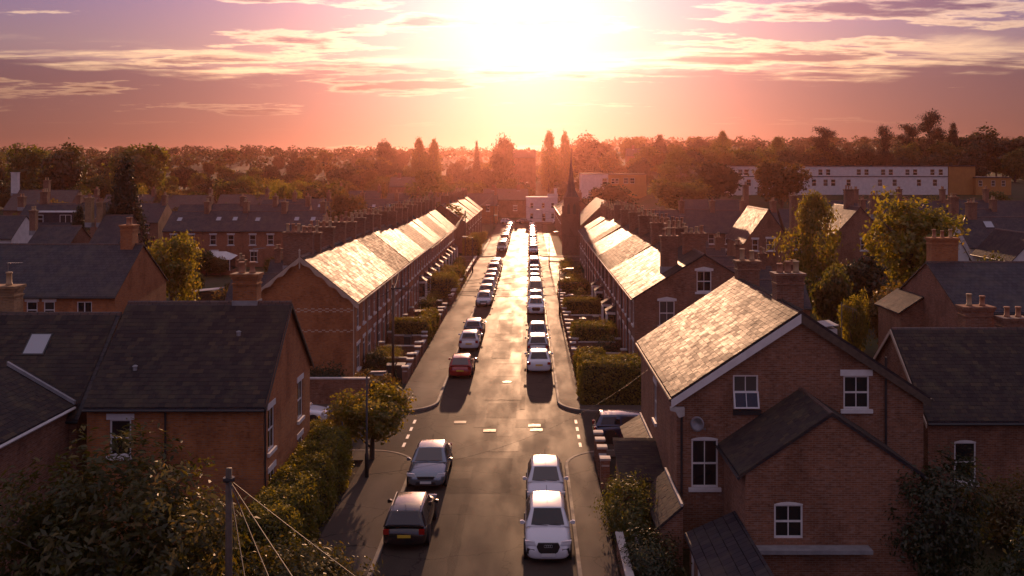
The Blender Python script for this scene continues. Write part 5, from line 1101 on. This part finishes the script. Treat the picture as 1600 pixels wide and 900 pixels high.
for i in range(9):
    y = QT[i]
    if i: gwall(3.6, 7.4, y-.1, y+.1, .9, '%s cross wall between the right front gardens, counted from the camera' % ORD[i-1], group='right garden cross walls')
    if i not in (0,): gwall(3.38, 3.6, y+.3, y+3.4, .85, '%s front wall of the right gardens, counted from the camera' % ORD[i-1], group='right garden front walls')
for i in range(10):
    y = LT2[i]; gwall(-8.85, -8.62, y+.2, y+4.4, .8, '%s front wall of the further left gardens, counted from the camera' % ORD[i], group='further left garden walls', piers=i < 4)
gwall(-30, -10.2, 60.9, 61.15, 1.7, 'brick wall along the left side street under the wavy gable', piers=False)
gwall(16, 40, 60.9, 61.15, 1.7, 'brick wall along the right side street behind the gable house', piers=False)
def shed(px, Y, w, d, h, label, m=WHITE, rm=LEAD):
    e = empty('garden_shed', (xat(px, Y), Y, 0), label, 'shed'); MB().box(-w/2, w/2, 0, d, 0, h).build('wall', m, e)
    MB().prism([(-w/2-.1, -.1, h), (w/2+.1, -.1, h+.25), (w/2+.1, -.1, h+.33), (-w/2-.1, -.1, h+.08)], (0, d+.2, 0)).build('roof', rm, e); MB().box(-.4, .4, -.03, 0, .1, h-.2).build('door', WOOD, e)
shed(1288, 74, 2.0, 2.4, 2.7, 'white garden shed behind the right foreground chimney'); shed(1378, 60.0-6, 3.2, 2.4, 2.2, 'grey roofed shed in the garden right of the gable', WOOD); shed(320, 100, 2.6, 2, 2.2, 'grey roofed shed right of the golden tree', WOOD); shed(405, 112, 2.6, 2, 2.1, 'pale shed behind the left terrace gable', RENDER)

# ------------------------------------------------------------------ lamps, poles, wires
def lamp(x, y, h, arm, label, group='street lamps'):
    e = empty('street_lamp', (x, y, .1), label, 'street lamp', group); MB().lathe([(.10, 0), (.10, 1.1), (.06, 1.2), (.045, h)], n=8).build('post', DARKM, e, smooth=True)
    MB().tube([(0, 0, h-.02), (arm*.3, 0, h+.12), (arm, 0, h+.16)], .03).build('arm', DARKM, e)
    s = 1 if arm > 0 else -1; hd_ = MB().prism([(arm-s*.15, -.13, h+.10), (arm+s*.55, -.10, h+.12), (arm+s*.62, 0, h+.13), (arm+s*.55, .10, h+.12), (arm-s*.15, .13, h+.10)], (0, 0, .12)).build('lamp_head', GREYM, e)
    MB().box(arm+s*.25-.22, arm+s*.25+.22, -.08, .08, h+.05, h+.10).build('lens', LAMPGLASS, hd_)
lamp(xat(573, 46.5), 46.5, 4.9, .35, 'street lamp beside the weeping tree on the left'); lamp(PL+.3, 139, 5.0, -.9, 'street lamp in front of the far left terrace'); lamp(PR-.2, 98, 4.6, .8, 'street lamp in the right front gardens past the tall white car'); lamp(PR-.2, 150, 5.0, .9, 'street lamp near the church on the right'); lamp(PL+.3, 205, 5.0, .9, 'farthest street lamp on the left'); lamp(PR-.2, 232, 5.0, -.8, 'farthest street lamp on the right')
def pole(x, y, h, label):
    e = empty('telegraph_pole', (x, y, 0), label, 'pole'); MB().tube([(0, 0, 0), (0, 0, h)], [.11, .085], 9).build('post', WOOD, e, smooth=True); MB().lathe([(.16, h-.35), (.17, h-.3), (.16, h-.25)], n=8).build('cable_ring', DARKM, e)
    for i in range(6): MB().box(-.02, .14, -.015, .015, 1.8+i*.4, 1.83+i*.4).build('step_iron', DARKM, e)
    return Vector((x, y, h-.3))
P1 = pole(-8.2, 26.2, 6.85, 'dark telegraph pole in the lower left foliage'); P2 = pole(xat(614, 68), 68, 6.9, 'telegraph pole in front of the first left terraced house'); P3 = pole(xat(727, 166), 166, 8.0, 'telegraph pole on the left past the second crossing'); P4 = pole(xat(772, 240), 240, 9.5, 'far telegraph pole near the street end')
WN = [0]
def wire(a, c, sag, label, r=.014):
    a, c = Vector(a), Vector(c); pts = [a.lerp(c, t/14)-Vector((0, 0, sag*4*(t/14)*(1-t/14))) for t in range(15)]; mid = a.copy()
    o = MB().tube([p-mid for p in pts], r, 5).build('overhead_wire', WIREM, None, mid); tag(o, label, 'wire')
wire(P1, (-1.8, 22.7, 3.67), .05, 'wire from the foreground pole running off to the lower right, upper one'); wire(P1, (-3.7, 19.5, 5.1), .05, 'wire from the foreground pole running off to the lower right, middle one'); wire(P1, (-4.6, 19.5, 5.1), .05, 'wire from the foreground pole running down, steeper one'); wire(P1, (-5.5, 19.5, 5.1), .05, 'wire dropping almost straight from the foreground pole')
wire(P1, (5.8, 47, 5.2), 1.5, 'faint wire crossing the street over the grey saloon', .004)
for i, y in enumerate((70.5, 75, 80, 84.8, 89.6)): wire(P2, (-12.15, y, 5.6), .35, '%s wire from the terrace pole to the left eaves' % ORD[i], .012)
for i, y in enumerate((78, 86, 96, 104, 112)): wire(P2, (7.5, y, 5.5), .7, '%s wire from the terrace pole across to the right row' % ORD[i], .013)
for i, (x, y) in enumerate(((-12.2, 106), (-12.2, 122), (-12.2, 138), (-12.2, 150))): wire(P3, (x, y, 5.5), .9, '%s wire from the second pole back to the further left terrace' % ORD[i], .02)
wire(P3, P4, .8, 'wire joining the two far telegraph poles', .02); wire(P3, (7.5, 168, 7), .9, 'wire from the second pole across to the church', .018); wire(P4, (8, 205, 5.5), 1.0, 'wire from the far pole across to the right houses', .022); wire(P3, (7.6, 140, 5.2), 1.0, 'wire from the second pole back to the right houses', .018)
# handrail and small things
hrl = empty('handrail', (4.0, 33.6, 0), 'pale handrail by the steps at the bottom right', 'handrail'); MB().tube([(0, 2.6, 1.2), (.2, 0, .75), (.24, -1.5, .75)], .03).build('rail', GREYM, hrl); MB().tube([(0, 2.55, 0), (0, 2.55, 1.2)], .025).tube([(.2, 0, 0), (.2, 0, .75)], .025).build('post', GREYM, hrl)
def bin_(x, y, colr, label):
    e = empty('wheelie_bin', (x, y, 0), label, 'bin', 'wheelie bins'); MB().add([(-.24, -.3, .1), (.24, -.3, .1), (.24, .25, .1), (-.24, .25, .1), (-.29, -.36, 1.0), (.29, -.36, 1.0), (.29, .36, 1.0), (-.29, .36, 1.0)], [(3, 2, 1, 0), (0, 1, 5, 4), (1, 2, 6, 5), (2, 3, 7, 6), (3, 0, 4, 7), (4, 5, 6, 7)]).build('bin_body', colr, e)
    MB().prism([(-.31, -.4, 1.0), (-.31, .38, 1.0), (-.31, .36, 1.09), (-.31, -.38, 1.04)], (.62, 0, 0)).build('lid', colr, e)
    for s in (-1, 1): b_ = MB(); b_.lathe([(.1, -.03), (.1, .03)], n=10); b_.v = [(z+s*.26, x_+.3, y_+.1) for x_, y_, z in b_.v]; b_.build('wheel', RUBBER, e)
BINM = noisy('bin_plastic', (.03, .035, .035), (.04, .045, .045), 4, .5)
bin_(-9.9, 68.8, BINM, 'first wheelie bin in the left corner garden'); bin_(-9.2, 68.9, BINM, 'second wheelie bin in the left corner garden, nearer the pavement'); bin_(5.0, 90.2, BINM, 'wheelie bin in a right front garden')
ae = empty('television_aerial', (xat(1315, 41), 41, 7.2), 'television aerial on a thin mast behind the right foreground gable', 'aerial'); MB().tube([(0, 0, -.6), (0, 0, 2.1)], .02).build('mast', GREYM, ae); MB().tube([(-.05, 0, 2.05), (.75, .3, 1.75)], .012).build('boom', GREYM, ae)
for i in range(7): MB().tube([(.05+i*.1, .05+i*.035, 1.85-i*.035), (.0+i*.1, .0+i*.035, 2.15-i*.045)], .007, 4).build('element', GREYM, ae)

def aerial(x, y, z, label, a=0):
    q = empty('television_aerial', (x, y, z), label, 'aerial', rz=a); q.scale = (.7, .7, .75); MB().tube([(0, 0, -.4), (0, 0, 1.6)], .022).build('mast', GREYM, q); MB().tube([(-.1, 0, 1.55), (.9, .0, 1.55)], .014).build('boom', GREYM, q)
    for i in range(6): MB().tube([(.05+i*.15, -.22+i*.015, 1.55), (.05+i*.15, .22-i*.015, 1.55)], .01, 4).build('element', GREYM, q)
aerial(-15.9, LT[1]-.02, 10.2, 'aerial on the first chimney stack of the left terrace', .4); aerial(-16.9, LT[3]-.02, 10.3, 'aerial on the third chimney stack of the left terrace', 1.2); aerial(12.3, QT[2]-.02, 10.1, 'aerial on the second chimney stack of the right terrace', .8); aerial(12.6, QT[5]-.02, 10.2, 'aerial on the fifth chimney stack of the right terrace', 2); aerial(-12.3, 42.9, 10.3, 'aerial on the chimney of the left foreground house', .9); aerial(xat(20, 44), 43.6, 9.6, 'aerial on the buff chimney at the left edge', .2)
for i in range(6): bin_((5.2, 6.3, 5.6, 4.6, 6.6, 5.0)[i], (86.0, 91.5, 101.4, 107, 118, 124)[i], BINM, 'wheelie bin among the further right front gardens')
for i in range(5): bin_((-11.2, -10.2, -11.0, -9.6, -10.8)[i], (76.2, 80.6, 94.8, 102.4, 120.6)[i], BINM, 'wheelie bin among the left front gardens')

# ------------------------------------------------------------------ haze
hz = MB().box(-1320, 1320, -70, 1620, -1.2, 52).build('haze', mat('haze_air')); hz['kind'] = 'stuff'
hm = MATS['haze_air']; n = Nodes(hm.node_tree); n.n.clear(); pv = n.new('ShaderNodeVolumePrincipled'); n.put(pv.inputs['Color'], (1, .42, .34)); pv.inputs['Density'].default_value = .000086; pv.inputs['Anisotropy'].default_value = .885
n.l.new(pv.outputs[0], n.new('ShaderNodeOutputMaterial').inputs['Volume'])
